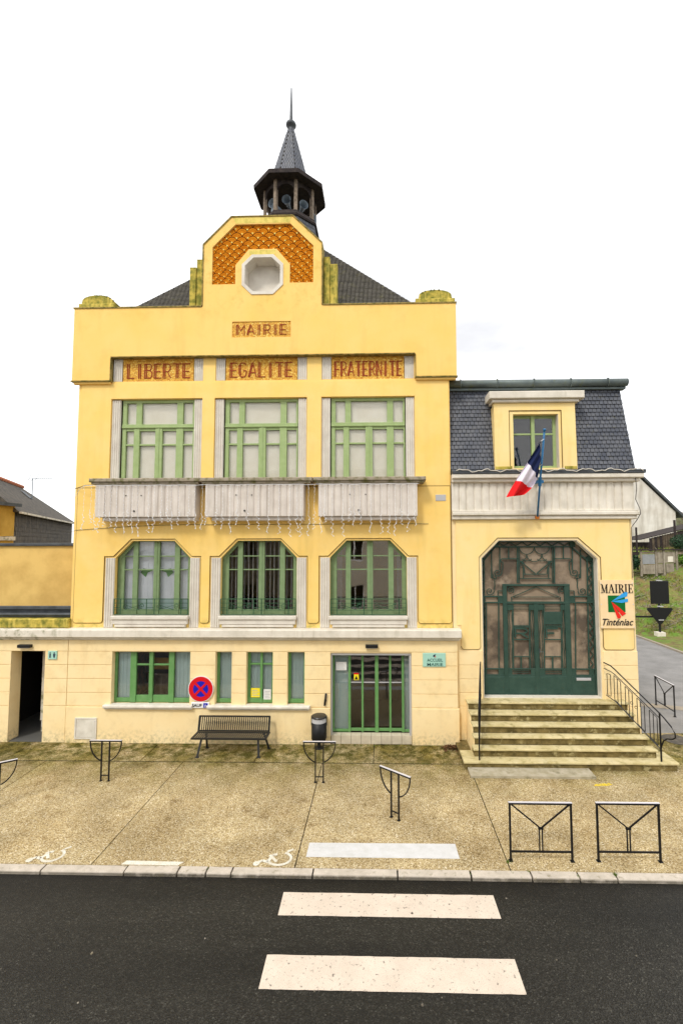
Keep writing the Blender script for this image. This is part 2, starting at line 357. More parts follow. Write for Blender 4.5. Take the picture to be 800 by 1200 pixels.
def stuff(o): o['kind'] = 'stuff'; return o
def copy_thing(root, loc, rz=0, label=None):
    r = root.copy(); COL.objects.link(r); r.location = loc; r.rotation_euler = (0, 0, rz)
    if label: r['label'] = label
    for ch in list(root.children):
        c = ch.copy(); COL.objects.link(c); c.parent = r
        for g in list(ch.children):
            d = g.copy(); COL.objects.link(d); d.parent = c
    return r
def inst(src, parent, loc, rot=(0, 0, 0), scale=None, mat=None):
    """another piece sharing the mesh of src, at a world location"""
    o = bpy.data.objects.new(src.name.split('.')[0], src.data); COL.objects.link(o)
    o.parent = parent; o.location = Vector(loc) - WL[parent]; o.rotation_euler = rot; WL[o] = Vector(loc)
    if scale: o.scale = scale
    return o
def text_mesh(body, size, thick, shear=0, bold=0, space=1.0):
    cu = bpy.data.curves.new('text_tmp', 'FONT'); cu.body = body; cu.size = size; cu.extrude = thick / 2; cu.shear = shear
    cu.offset = bold; cu.align_x = 'CENTER'; cu.align_y = 'CENTER'; cu.space_character = space; cu.resolution_u = 3
    o = bpy.data.objects.new('text_tmp', cu); COL.objects.link(o)
    dg = bpy.context.evaluated_depsgraph_get(); me = bpy.data.meshes.new_from_object(o.evaluated_get(dg))
    bpy.data.objects.remove(o); return me
def put_text(name, body, cx, y, cz, w, h, mat, parent, thick=.006, shear=0, bold=0):
    me = text_mesh(body, 1, .5, shear, bold)
    xs = [v.co.x for v in me.vertices]; ys = [v.co.y for v in me.vertices]
    sx = w / (max(xs) - min(xs)); sy = h / (max(ys) - min(ys)); mx_ = (max(xs) + min(xs)) / 2; my = (max(ys) + min(ys)) / 2
    for v in me.vertices:
        X, Y, Z = v.co; v.co = ((X - mx_) * sx, -Z * thick * 2, (Y - my) * sy)
    me.name = name; me.materials.clear(); me.materials.append(MATS[mat]); me.update()
    o = bpy.data.objects.new(name, me); COL.objects.link(o); o.parent = parent
    o.location = Vector((cx, y, cz)) - WL[parent]; WL[o] = Vector((cx, y, cz)); return o
def poly_line_xz(pts, y): return [(p[0], y, p[1]) for p in pts]
def rnd_corner(c, r, a0, a1, n=5):
    return [(c[0] + r * math.cos(R(a0 + (a1 - a0) * i / n)), c[1] + r * math.sin(R(a0 + (a1 - a0) * i / n))) for i in range(n + 1)]

# ================================================================== GROUND, ROAD, PAVEMENT
Z_ROAD = -.06
g = MB(); g.add([(-300, -300, -.14), (300, -300, -.14), (300, 300, -.14), (-300, 300, -.14)], [(0, 1, 2, 3)])
struct(g.build('ground', 'earth'))
g = MB(); nx, ny = 60, 16
for j in range(ny + 1):
    for i in range(nx + 1): pass
g.add([(-80, -12, Z_ROAD), (80, -12, Z_ROAD), (80, -5.0, Z_ROAD), (-80, -5.0, Z_ROAD)], [(0, 1, 2, 3)])
road = struct(g.build('road', 'asphalt'))
for (a, b, c, d, sk) in ((-1.615, 1.81, -6.025, -5.555, 0), (-1.605, 1.825, -7.205, -6.705, 0), (-1.605, 1.825, -8.37, -7.87, 0), (-1.605, 1.825, -9.53, -9.03, 0), (-1.605, 1.825, -10.65, -10.17, 0)):
    q = MB(); n = 34; top = []; bot = []
    for i in range(n + 1):
        x = a + (b - a) * i / n
        top.append((x, d + random.uniform(-.003, .003))); bot.append((x + .01, c + random.uniform(-.003, .003)))
    vs = [(x, y, Z_ROAD + .004) for x, y in bot] + [(x, y, Z_ROAD + .004) for x, y in top]
    q.add(vs, [(i, i + 1, n + 2 + i, n + 1 + i) for i in range(n)])
    q.build('zebra_bar', 'road_paint', road)
# loose white grit and specks on the asphalt
q = MB()
for i in range(34):
    x = random.uniform(-8, 8); y = random.uniform(-7.9, -5.3); s_ = random.choice((.006, .008, .012, .02)) * random.uniform(.7, 1.3)
    q.lathe([(s_, Z_ROAD + .001), (s_ * .6, Z_ROAD + s_ * .7)], (x, y), 5)
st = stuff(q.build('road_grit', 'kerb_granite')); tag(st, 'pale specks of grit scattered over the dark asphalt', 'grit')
# pavement slabs with real joints
bed = MB(); bed.box(-60, 7.35, -5.07, 8, -.12, -.022); pv = struct(bed.build('pavement', 'slot_dark'))
xs_ = [-60, -30, -16.0, -12.38, -8.76, -5.145, -1.525, 2.235]
def slab_piece(poly, z=0, h=.02, name='pavement_slab', mat='pavement', par=None):
    b = MB(); n = len(poly); vs = [(x, y, z) for x, y in poly] + [(x, y, z - h) for x, y in poly]
    b.add(vs, [tuple(range(n))] + [(i, i + n, (i + 1) % n + n, (i + 1) % n) for i in range(n)])
    return b.build(name, mat, par or pv)
J = .010
for a, b in zip(xs_, xs_[1:]):
    slab_piece([(a + J, -5.065), (b - J, -5.065), (b - J, -1.255), (a + J, -1.255)])
for a, b in zip([-60, -20, -9.9, -6.3, -3.3, -.2], [-20, -9.9, -6.3, -3.3, -.2, 2.235]):
    slab_piece([(a + J, -1.205), (b - J, -1.205), (b - J, 7), (a + J, 7)])
slab_piece([(2.235 + J, -5.065), (60, -5.065), (60, .80), (2.235 + J, .80)])
dr = MB(); dr.box(-30, 1.55, -1.250, -1.208, -.021, -.012); dr.build('drain_channel', 'slot_dark', pv)
slab_piece([(-1.37, -4.79), (1.40, -4.785), (1.385, -4.375), (-1.365, -4.395)], .004, .003, 'white_marking', 'white_paint')
slab_piece([(-4.62, -5.05), (-3.6, -5.06), (-3.52, -4.965), (-4.57, -4.95)], .004, .003, 'white_marking', 'worn_paint')
slab_piece([(4.95, -2.24), (5.3, -2.22), (5.26, -2.12), (5.03, -2.15)], .004, .003, 'yellow_marking', 'yellow_paint')
slab_piece([(5.3, -2.22), (5.42, -2.16), (5.36, -2.1), (5.28, -2.14)], .004, .003, 'yellow_marking', 'yellow_paint')
# little plugs of moss in the tactile strip: raised studs
q = MB()
for i in range(34):
    for j in range(4):
        x = -1.3 + i * .03 + (j % 2) * .015; y = -4.72 + j * .09
        q.box(x, x + .012, y, y + .02, .004, .007)
stuff(q.build('tactile_stud', 'white_paint', pv))
def wheelchair(x0, y0, w, h, par, z=.005, name='wheelchair_symbol', mat='worn_paint'):
    q = MB(); Z3 = (0, 0, 1)
    P = lambda u, v: (x0 + u * w, y0 + v * h, z)
    cx, cy, r = .66, .42, .36
    arc = [P(cx + r * math.cos(R(a)) * .9, cy + r * math.sin(R(a))) for a in range(-170, 76, 15)]
    q.path(arc, .05, .003, Z3)
    q.path([P(.02, .12), P(.20, .30), P(.36, .22), P(.44, .62), P(.56, .66)], .055, .004, Z3)
    q.path([P(.36, .62), P(.60, .24)], .05, .0045, Z3)
    q.path([P(.82, .82), P(.98, .98)], .045, .005, Z3)
    q.lathe([(.06, z + .001), (.06, z + .0035)], (P(.06, .12)[0], P(.06, .12)[1]), 10)
    return q.build(name, mat, par)
wheelchair(-6.36, -5.03, .56, .44, pv); wheelchair(-2.26, -5.04, .64, .46, pv)
# kerb: one stone after another
kerb = MB(); kerb.box(-60, 60, -5.22, -5.09, -.13, -.05); kb = struct(kerb.build('kerb', 'slot_dark'))
jx = [-20, -17.5, -15, -12.6, -10.1, -8.6, -7.3, -5.94, -4.47, -3.54, -3.04, -2.60, -1.19, .27, 1.52, 2.55, 3.35, 3.98, 5.3, 6.6, 7.9, 9.2, 10.5, 12, 14, 17, 20]
for a, b in zip(jx, jx[1:]):
    a += .016 + random.uniform(0, .008); b -= .012; yo = random.uniform(-.008, .008); zt = .004 + random.uniform(-.004, .004)
    q = MB(); c = .022
    prof = [(-5.245 + yo, -.118), (-5.245 + yo, zt - c), (-5.245 + yo + c, zt), (-5.078, zt), (-5.078, -.118)]
    vs = [(a, y, z) for y, z in prof] + [(b, y, z) for y, z in prof]; n = 5
    sk = random.uniform(-.03, .03)
    vs = [(x + (sk if i % 5 in (2, 3) and 0 else 0), y, z) for i, (x, y, z) in enumerate(vs)]
    q.add(vs, [tuple(range(n)), tuple(range(2 * n - 1, n - 1, -1))] + [(i, i + n, (i + 1) % n + n, (i + 1) % n) for i in range(n)])
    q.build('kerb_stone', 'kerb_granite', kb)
# side street climbing away on the right
q = MB(); q.add([(7.0, .80, -.006), (60, .80, -.006), (60, 3.5, -.006), (16.2, 12, -.006), (16.2, 60, -.006), (7.0, 60, -.006)], [(0, 1, 2, 3, 4, 5)])
ss = struct(q.build('side_street', 'side_asphalt'))
q = MB(); q.bar((11.25, 8.0, -.002), (9.1, 1.0 + .0, -.002), .01, .01)
q = MB(); q.add([(7.3, 4.9, .0), (8.3, 3.3, .0), (12.5, 1.9, .0), (16, 1.2, .0), (16, 1.6, .0), (12.6, 2.3, .0), (8.5, 3.65, .0), (7.3, 5.5, .0)], [(0, 1, 6, 7), (1, 2, 5, 6), (2, 3, 4, 5)])
q.build('paved_gutter', 'side_gutter', ss)
q = MB(); q.box(15.25, 15.4, 8, 40, -.01, .07); q.build('edge_strip', 'side_gutter', ss)
q = MB(); q.lathe([(.36, .004), (.36, .012)], (8.45, .35), 24)
mh = q.build('manhole_cover', 'slate_brown', pv)
# back pavement of the opposite side
q = MB(); q.box(-60, 60, -16, -12.1, -.12, .0); struct(q.build('far_pavement', 'pavement'))

# ================================================================== TOWN HALL
TH = thing('town_hall', 'yellow rendered town hall with scalloped gable, balconies and slate belfry', 'building', (-3.5, 0, 0))
CW = [-6.70, -3.555, -.35]                      # bay centres
# ---- ground floor
GX0, GX1 = -9.02, 2.17
ops = [(-7.73, -5.46, 1.07, 2.55), (-4.73, -4.26, 1.07, 2.55), (-3.84, -3.08, 1.07, 2.55), (-2.66, -2.17, 1.07, 2.55), (-1.43, .87, .0, 2.53)]
rect = lambda a, b, c, d: [(a, c), (b, c), (b, d), (a, d)]
q = MB(); q.slab([(GX0, 0), (-1.43, 0), (-1.43, 2.53), (.87, 2.53), (.87, 0), (GX1, 0), (GX1, 2.9), (GX0, 2.9)], [rect(*o) for o in ops[:4]], -.13, .10)
q.build('ground_floor_wall', 'yellow_pale', TH)
rows = [(1.02, 1.40), (1.40, 1.79), (1.79, 2.18), (2.18, 2.565)]
segs = [(-9.02, -7.73), (-5.46, -4.73), (-4.26, -3.84), (-3.08, -2.66), (-2.17, -1.43), (.87, 2.17)]
for (a, b) in segs:
    for (z0, z1) in rows:
        q = MB(); q.cbox(a, b, -.155, -.128, z0 + .008, z1 - .006, .006); q.build('plaster_course', 'yellow_pale', TH)
q = MB(); q.cbox(GX0, GX1, -.156, -.128, 2.572, 2.89, .006); q.build('plaster_course', 'yellow_pale', TH)
for (a, b) in ((-9.02, -1.43), (.87, 2.2)):
    q = MB(); q.cbox(a, b, -.175, -.125, .0, 1.01, .01); q.build('plinth', 'yellow_pale', TH)
for (a, b) in ((-7.9, -5.33), (-4.92, -2.0)):
    q = MB(); q.cbox(a, b, -.29, -.06, 1.005, 1.085, .02); q.cbox(a + .03, b - .03, -.25, -.06, .965, 1.004, .01); q.build('sill', 'sill_white', TH)
# small plaster patches, repairs
# ---- windows
def frame_window(par, x0, x1, z0, z1, y, stiles, rails, mat, glassm, blind=None, dep=.06, blind_gap=.07, name='window', extra=None):
    """stiles: [(xa, xb, proud)], rails: {(column) : [(za, zb)]}; panes fill what is left"""
    q = MB()
    for (a, b, p) in stiles: q.cbox(a, b, y - p, y + dep, z0, z1, .006)
    st = sorted(stiles); cols = [(st[i][1], st[i + 1][0]) for i in range(len(st) - 1)]
    allpanes = []
    for ci, (a, b) in enumerate(cols):
        rr = sorted(rails[ci] if isinstance(rails, dict) else rails)
        for r_ in rr:
            p = r_[2] if len(r_) > 2 else .0
            q.cbox(a - .001, b + .001, y + .006 - p, y + dep - .004, r_[0], r_[1], .005)
        zz = [r_ for r_ in rr]
        for k in range(len(zz) - 1):
            if zz[k + 1][0] - zz[k][1] > .02: allpanes.append((a, b, zz[k][1], zz[k + 1][0]))
    if extra: extra(q)
    w = q.build(name, mat, par)
    for (a, b, c, d) in allpanes:
        pq = MB(); pq.box(a - .006, b + .006, y + .024, y + .030, c - .006, d + .006); pq.build('pane', glassm, w)
    if blind: blind(w)
    return w
# second floor
def win2(c):
    x0, x1, z0, z1 = c - 1.07, c + 1.075, 7.35, 10.0; y = .13
    k = lambda px: c + (px - 184.9) * .02637
    st = [(x0 - .03, k(147.6), .02), (k(157), k(163.5), .03), (k(182), k(190), .035), (k(206), k(214), .03), (k(225), x1 + .03, .02)]
    rl = [(z0, z0 + .08), (9.0 - .03, 9.0 + .0), (9.18, 9.30, .01), (9.92, 10.02)]
    q = MB()
    # top lights: two wide posts; lower part: five stiles, so build both frames into one mesh
    fr = MB()
    tp = [(x0 - .03, k(148)), (k(159), k(165.5)), (k(206.5), k(213.5)), (k(224.5), x1 + .03)]
    for a, b in tp: fr.cbox(a, b, y - .02, y + .06, 9.2, 10.0, .006)
    fr.cbox(x0 - .03, x1 + .03, y - .028, y + .055, 9.93, 10.03, .006)
    fr.cbox(x0 - .03, x1 + .03, y - .045, y + .055, 9.14, 9.27, .008)
    fr.cbox(x0 - .03, x1 + .03, y - .06, y + .0, 9.155, 9.19, .008)
    for a, b, p in st: fr.cbox(a, b, y - p, y + .06, z0, 9.15, .006)
    fr.cbox(k(185.3), k(186.7), y - .05, y, z0, 9.15, .003)
    cols = [(st[i][1], st[i + 1][0]) for i in range(4)]
    for a, b in cols:
        fr.cbox(a - .001, b + .001, y - .012, y + .05, 8.62, 8.67, .005); fr.cbox(a - .001, b + .001, y - .012, y + .05, 9.07, 9.145, .005)
        fr.cbox(a - .001, b + .001, y - .012, y + .05, z0, z0 + .1, .005)
    w = fr.build('window', 'green_pale', TH)
    for i in range(3):
        a, b = tp[i][1], tp[i + 1][0]; p = MB(); p.box(a - .006, b + .006, y + .024, y + .03, 9.26, 9.94); p.build('pane', 'glass_blind', w)
    for a, b in cols:
        for c0, c1 in ((z0 + .09, 8.625), (8.665, 9.075)):
            p = MB(); p.box(a - .006, b + .006, y + .024, y + .03, c0, c1); p.build('pane', 'glass_blind', w)
            s_ = MB(); s_.box(a - .005, b + .005, y + .075, y + .08, c0, c1)
            if c0 < 8: s_.box(a - .005, b + .005, y + .071, y + .075, c0, c0 + random.choice((.35, .45, .55)))
            s_.build('blind', 'blind_cream', w)
    s_ = MB(); s_.box(x0, x1, y + .078, y + .083, 9.2, 9.98); s_.build('blind', 'blind_cream', w)
# first floor (arched by chamfers)
def win1(c, kind):
    x0, x1, z0, z1 = c - 1.115, c + 1.115, 3.56, 5.76; y = .17
    k = lambda z: c - 1.05 + (z - 237) / 270 * 2.1
    st = [(x0 - .02, k(252), .0), (k(286), k(305), .02), (k(367), k(389), .03), (k(447), k(467), .02), (k(498), x1 + .02, .0)]
    rails = [(z0 - .02, z0 + .16), (4.85 + .02, 4.85 + .055), (5.27, 5.305), (5.72, 5.80)]
    def extra(q):
        q.bar((c - 1.1, y - .0, 5.2), (c - .6, y - .0, 5.74), .09, .05); q.bar((c + 1.1, y, 5.2), (c + .6, y, 5.74), .09, .05)
        q.cbox(k(377), k(381), y - .045, y, z0, z1, .003)
    def bl(w):
        if kind == 0:
            s_ = MB(); s_.box(x0, x1, y + .12, y + .125, z0 + .45, z1)
            for i in range(16): s_.box(x0 + i * .14, x0 + i * .14 + .006, y + .112, y + .12, z0 + .45, z1)
            s_.build('blind', 'blind_white', w)
            s_ = MB(); s_.box(x0, x1, y + .13, y + .135, z0, z0 + .45); s_.build('lower_curtain', 'blind_aqua', w)
            for sx in (-1, 1):        # green leaf motif on the blind
                l = MB(); l.slab([(c + sx * .12 - .3 * 0 + 0, 4.86), (c + sx * .42, 4.92), (c + sx * .5, 4.80), (c + sx * .34, 4.66), (c + sx * .28, 4.80)][:: (1 if sx > 0 else -1)], [], y + .108, y + .111)
                l.build('leaf_motif', 'green_mid', w)
        elif kind == 1:
            s_ = MB()
            for i in range(17):
                xx = x0 + .08 + i * .128 + random.uniform(-.01, .01); s_.bar((xx, y + .2, z0), (xx, y + .2, z1), .028, .012)
            s_.build('vertical_blind', 'slat_grey', w)
        else:
            s_ = MB()
            for i in range(6): s_.bar((x0 + .05 + i * .05, y + .2, z0), (x0 + .05 + i * .05, y + .2, z1), .035, .015)
            for i in range(5): s_.bar((x1 - .05 - i * .05, y + .2, z0), (x1 - .05 - i * .05, y + .2, z1), .035, .015)
            s_.build('curtain', 'blind_white', w)
    frame_window(TH, x0, x1, z0, z1, y, st, rails, 'green_grey', ['glass_clear', 'glass_clear', 'glass_reflect'][kind], bl, extra=extra)

# ---- upper wall core with its openings
def oct_hole(c): return [(c - 1.115, 3.56), (c + 1.115, 3.56), (c + 1.115, 5.25), (c + .635, 5.745), (c - .635, 5.745), (c - 1.115, 5.25)]
q = MB()
q.slab([(-9.1, 3.2), (2.07, 3.2), (2.07, 11.6), (-9.1, 11.6)],
       [oct_hole(c) for c in CW] + [rect(c - 1.385, c + 1.385, 7.1, 10.02) for c in CW] + [rect(c - 1.385, c + 1.385, 10.565, 11.28) for c in CW], 0, .12)
q.build('upper_wall', 'yellow_wall', TH)
# proud plaster panels whose outline frames the first floor windows
def leg(c): return c - 1.445, c + 1.445
def panel_outline():
    """polygon, counter-clockwise, of the proud plaster skin from the cornice to the balcony joint"""
    pts = []; r = .07; zb = 3.36
    pier = [(-9.0, leg(CW[0])[0]), (leg(CW[0])[1], leg(CW[1])[0]), (leg(CW[1])[1], leg(CW[2])[0]), (leg(CW[2])[1], 2.04)]
    for i, (a, b) in enumerate(pier):
        pts += rnd_corner((a + r, zb + r), r, 180, 270); pts += rnd_corner((b - r, zb + r), r, 270, 360)
        if i < 3:
            c = CW[i]
            pts += [(b, 5.30 - .001), (c - 1.17, 5.30), (c - .655, 5.81), (c + .655, 5.81), (c + 1.17, 5.30), (c + 1.445, 5.30 - .001)]
    pts += [(2.04, 7.32), (-9.0, 7.32)]
    return pts
po = panel_outline()
q = MB(); q.slab(po, [], -.03, .0 + .004); q.build('plaster_panel', 'yellow_wall', TH)
q = MB(); pl = poly_line_xz(po + po[:1], -.010); q.path(pl, .034, .022); q.build('panel_joint', 'joint', TH)
q = MB(); q.slab([(-9.0, 7.34), (2.04, 7.34), (2.04, 10.5), (-9.0, 10.5)], [[(c - 1.39, 7.345), (c + 1.39, 7.345), (c + 1.39, 10.03), (c - 1.39, 10.03)] for c in CW], -.028, .004)
q.build('plaster_panel', 'yellow_wall', TH)
q = MB(); q.box(-9.08, 2.06, -.012, .003, 7.322, 7.338); q.build('panel_joint', 'joint', TH)
for c in CW: win2(c)
for i, c in enumerate(CW): win1(c, i)
# pilasters
def pilaster(x0, x1, z0, z1, y=-.0, dep=.06, n=4, mat='pilaster_paint', name='pilaster'):
    q = MB(); w = (x1 - x0) / n
    q.box(x0, x1, y + .012, y + dep, z0, z1)
    for i in range(n):
        a = x0 + i * w + .006; b = x0 + (i + 1) * w - .006; m_ = (a + b) / 2
        prof = [(a, y + .014), (a + .01, y - .006), (m_, y - .014), (b - .01, y - .006), (b, y + .014)]
        vs = [(x, yy, z0 + .01) for x, yy in prof] + [(x, yy, z1 - .01) for x, yy in prof]
        q.add(vs, [(j, j + 1, j + 6, j + 5) for j in range(4)] + [(4, 3, 2, 1, 0), (5, 6, 7, 8, 9)])
    return q.build(name, mat, TH)
for c in CW:
    pilaster(c - 1.385, c - 1.125, 7.1, 10.0, .03); pilaster(c + 1.125, c + 1.385, 7.1, 10.0, .03)
    pilaster(c - 1.385, c - 1.09, 10.57, 11.27, .03, n=5); pilaster(c + 1.09, c + 1.385, 10.57, 11.27, .03, n=5)
    pilaster(c - 1.40, c - 1.12, 3.22, 5.245, -.02, .018); pilaster(c + 1.12, c + 1.40, 3.22, 5.245, -.02, .018)
    q = MB()
    q.cbox(c - 1.13, c + 1.13, -.16, .10, 3.47, 3.565, .015); q.cbox(c - 1.10, c + 1.10, -.115, .0, 3.33, 3.469, .01)
    q.cbox(c - 1.04, c + 1.04, -.10, .0, 3.24, 3.329, .02); q.build('sill', 'pilaster_paint', TH)
# guard rails in front of the first floor windows
def spiral(cx, cz, r, turns, y, a0, dirn=1, n=22):
    return [(cx + (r * (1 - .78 * i / n)) * math.cos(a0 + dirn * 2 * math.pi * turns * i / n), y, cz + (r * (1 - .78 * i / n)) * math.sin(a0 + dirn * 2 * math.pi * turns * i / n)) for i in range(n + 1)]
for c in CW:
    q = MB(); y = -.04; x0, x1 = c - 1.09, c + 1.09; t = .022
    for z in (3.60, 3.73, 3.93, 4.05): q.bar((x0, y, z), (x1, y, z), t if z in (3.60, 4.05) else .014, .014)
    for xx in (x0, x0 + .19, c - .13, c + .10, x1 - .2, x1): q.bar((xx, y, 3.60), (xx, y, 4.05), .022, .014)
    for (a, b) in ((x0 + .19, c - .13), (c + .10, x1 - .2)):
        q.path(spiral(a + .13, 3.82, .085, 1.3, y, R(-90), 1), .014, .012); q.path(spiral(b - .13, 3.85, .085, 1.3, y, R(-90), -1), .014, .012)
        q.bar((a + .2, y, 3.86), (b - .2, y, 3.73), .012, .012); q.bar((a + .1, y, 3.73), (b - .1, y, 3.90), .010, .010)
    for (a, b) in ((x0, x0 + .19), (c - .13, c + .10), (x1 - .2, x1)): q.bar((a, y, 3.80), (b, y, 3.80), .012, .012)
    q.build('guard_rail', 'green_rail', TH)
# frieze name panels with deco lettering
DECO = {
 'L': ([(0, 0, .7, 0)], [0]), 'I': ([], [.22]), 'E': ([(0, 1, .7, 1), (0, .46, .6, .46), (0, 0, .7, 0)], [0]), 'F': ([(0, 1, .7, 1), (0, .46, .6, .46)], [0]),
 'T': ([(0, 1, .8, 1)], [.34]),
 'B': ([(0, 1, .5, 1), (.5, 1, .64, .88), (.64, .88, .64, .7), (.64, .7, .5, .56), (.5, .56, 0, .56), (.5, .56, .72, .4), (.72, .4, .72, .16), (.72, .16, .55, 0), (.55, 0, 0, 0)], [0]),
 'R': ([(0, 1, .5, 1), (.5, 1, .68, .86), (.68, .86, .68, .62), (.68, .62, .5, .46), (.5, .46, 0, .46), (.4, .46, .74, 0)], [0]),
 'G': ([(.72, .84, .56, 1), (.56, 1, .2, 1), (.2, 1, 0, .8), (0, .8, 0, .2), (0, .2, .2, 0), (.2, 0, .56, 0), (.56, 0, .72, .18), (.72, .18, .72, .45), (.72, .45, .42, .45), (.14, .9, .14, .1)], []),
 'A': ([(0, 0, .36, 1), (.13, 0, .42, .84), (.36, 1, .46, 1), (.46, 1, .82, 0), (.1, .3, .72, .3)], []),
 'M': ([(.14, 1, .48, .4), (.48, .4, .86, 1), (.86, 1, .86, 0), (0, 1, .14, 1)], [0]),
 'N': ([(.1, 1, .7, 0), (.7, 0, .7, 1)], [0]),
}
DW = {'I': .62, 'M': .92, 'L': .7, 'A': .82, 'T': .8, 'N': .74, 'R': .74, 'B': .74, 'E': .7, 'F': .66, 'G': .74}
def deco_word(word, x0, x1, z0, z1, y, par):
    gap = .2; tot = sum(DW[ch] for ch in word) + gap * (len(word) - 1); s_ = (x1 - x0) / tot; h = z1 - z0; x = x0; t = h * .058
    for n_, ch in enumerate(word):
        seg, dbl = DECO[ch]; q = MB(); e = 0
        for (a, b, c, d) in seg:
            q.bar((x + a * s_, y - e, z0 + b * h), (x + c * s_, y - e, z0 + d * h), t, .016); e = (e + .0007) % .004
        for d0 in dbl:
            for o in (0, .17): q.bar((x + (d0 + o) * s_, y - .002 - o * .01, z0 - t / 2), (x + (d0 + o) * s_, y - .002 - o * .01, z1 + t / 2), t, .016)
        q.build('letter', 'mosaic_letter', par); x += (DW[ch] + gap) * s_
for c, w_, p0, p1 in ((CW[0], 'LIBERTE', -.95, .97), (CW[1], 'EGALITE', -.95, .93), (CW[2], 'FRATERNITE', -1.0, 1.02)):
    q = MB(); q.box(c - 1.09, c + 1.09, .035, .09, 10.57, 11.27)
    pn = q.build('name_panel', 'mosaic_gold', TH); deco_word(w_, c + p0, c + p1, 10.68, 11.11, .028, pn)
    for ed in (c - 1.10, c + 1.082):
        q = MB(); q.box(ed, ed + .018, .025, .09, 10.57, 11.2); q.build('panel_edge', 'joint', pn)
# balconies
def flute_mesh(w, z0, z1, d, n=6):
    q = MB(); prof = [(w * .5 * math.cos(math.pi - math.pi * i / n), -d * math.sin(math.pi * i / n)) for i in range(n + 1)]
    vs = [(x, y, z0) for x, y in prof] + [(x, y, z1) for x, y in prof]; m_ = n + 1
    q.add(vs, [(i, i + 1, i + m_ + 1, i + m_) for i in range(n)] + [tuple(range(n, -1, -1)), tuple(range(m_, 2 * m_))]); return q
for bi, (sx0, sx1, fx0, fx1) in enumerate(((-8.38, -5.17, -8.22, -5.31), (-5.16, -1.93, -5.02, -2.18), (-1.90, 1.30, -1.76, 1.06))):
    q = MB(); q.cbox(fx0, fx1, -.40, .0, 6.43, 7.38, .01); q.cbox(fx0, fx0 + .27, -.425, -.39, 6.43, 7.38, .01); q.cbox(fx1 - .27, fx1, -.425, -.39, 6.43, 7.38, .01)
    q.box(fx0 + .01, fx1 - .01, -.43, -.40, 7.34, 7.379)
    bal = q.build('balcony', 'balcony_paint', TH)
    q = MB(); q.cbox(sx0, sx1, -.52, .0, 7.44, 7.55, .02); q.cbox(sx0 + .05, sx1 - .05, -.47, .0, 7.381, 7.439, .01); q.build('coping', 'balcony_cap', bal)
    q = MB(); q.cbox(fx0 + .17, fx1 - .02, -.34, .0, 6.32, 6.429, .02); q.build('corbel', 'balcony_paint', bal)
    a, b = fx0 + .28, fx1 - .28; n = 12; w = (b - a) / n; src = None
    for i in range(n):
        x = a + (i + .5) * w
        if src is None:
            f = flute_mesh(w * .94, 6.44, 7.34, .035, 4); f.v = [(v[0] + x, v[1] - .40, v[2]) for v in f.v]; src = f.build('flute', 'balcony_paint', bal)
            src_c = WL[src].copy()
        else: inst(src, bal, (src_c.x + i * w, src_c.y, src_c.z))
    for dx, dz, r_ in ((.9, .62, .018), (1.35, .62, .018), (1.15, .17, .028)):
        q = MB(); q.tube([(fx0 + dx, -.45, 6.43 + dz), (fx0 + dx, -.40, 6.43 + dz)], r_, 8); q.build('drain_spout', 'cable', bal)
# ---- cornice over ground floor
q = MB(); q.cbox(-17, 2.27, -.34, .0, 2.99, 3.215, .02); q.cbox(-17, 2.24, -.26, .0, 2.93, 2.989, .012); q.cbox(-17, 2.22, -.20, .0, 2.895, 2.929, .006)
q.build('cornice', 'cornice_paint', TH)
# ---- parapet and gable
tile_hole = [(-5.06, 13.5), (-4.35, 13.5), (-4.35, 14.1), (-3.95, 14.59), (-3.10, 14.59), (-2.69, 14.1), (-2.69, 13.52), (-1.985, 13.52), (-1.985, 14.68), (-2.69, 15.39), (-4.37, 15.39), (-5.06, 14.68)]
oc = (-3.52, 13.785); ow, oh = .615, .61; k_ = .32
octg = lambda s_: [(oc[0] - ow * s_, oc[1] - k_ * s_), (oc[0] - k_ * s_, oc[1] - oh * s_), (oc[0] + k_ * s_, oc[1] - oh * s_), (oc[0] + ow * s_, oc[1] - k_ * s_),
                   (oc[0] + ow * s_, oc[1] + k_ * s_), (oc[0] + k_ * s_, oc[1] + oh * s_), (oc[0] - k_ * s_, oc[1] + oh * s_), (oc[0] - ow * s_, oc[1] + k_ * s_)]
gab = [(-9.26, 10.57), (-8.085, 10.57), (-8.085, 11.29), (1.065, 11.29), (1.065, 10.59), (2.28, 10.59), (2.28, 12.80), (-1.72, 12.80), (-1.72, 14.75), (-2.62, 15.62), (-4.49, 15.62), (-5.34, 14.75), (-5.34, 12.80), (-9.26, 12.80)]
q = MB(); q.slab(gab, [tile_hole, octg(1), rect(-4.42, -2.65, 11.84, 12.33)], -.12, .26); q.build('parapet', 'yellow_top', TH)
q = MB(); q.slab(octg(1.02), [octg(.87)], -.145, -.02); q.slab(octg(.995), [octg(.88)], -.02, .32); q.build('oculus_frame', 'pilaster_paint', TH)
q = MB(); q.slab(octg(.9), [], .32, .35); q.build('oculus_back', 'pilaster_paint', TH)
q = MB()
def rim(pts, y0, y1, w):
    for a, b in zip(pts, pts[1:]): q.bar((a[0], (y0 + y1) / 2, a[1]), (b[0], (y0 + y1) / 2, b[1]), w, abs(y1 - y0))
rim([(-5.345, 12.84), (-5.345, 14.76), (-4.495, 15.635), (-2.615, 15.635), (-1.715, 14.76), (-1.715, 12.84)], -.145, .29, .034)
q.box(-9.285, -5.36, -.145, .3, 12.805, 12.84); q.box(-1.70, 2.305, -.145, .3, 12.805, 12.84); q.build('parapet_coping', 'coping_lichen', TH)
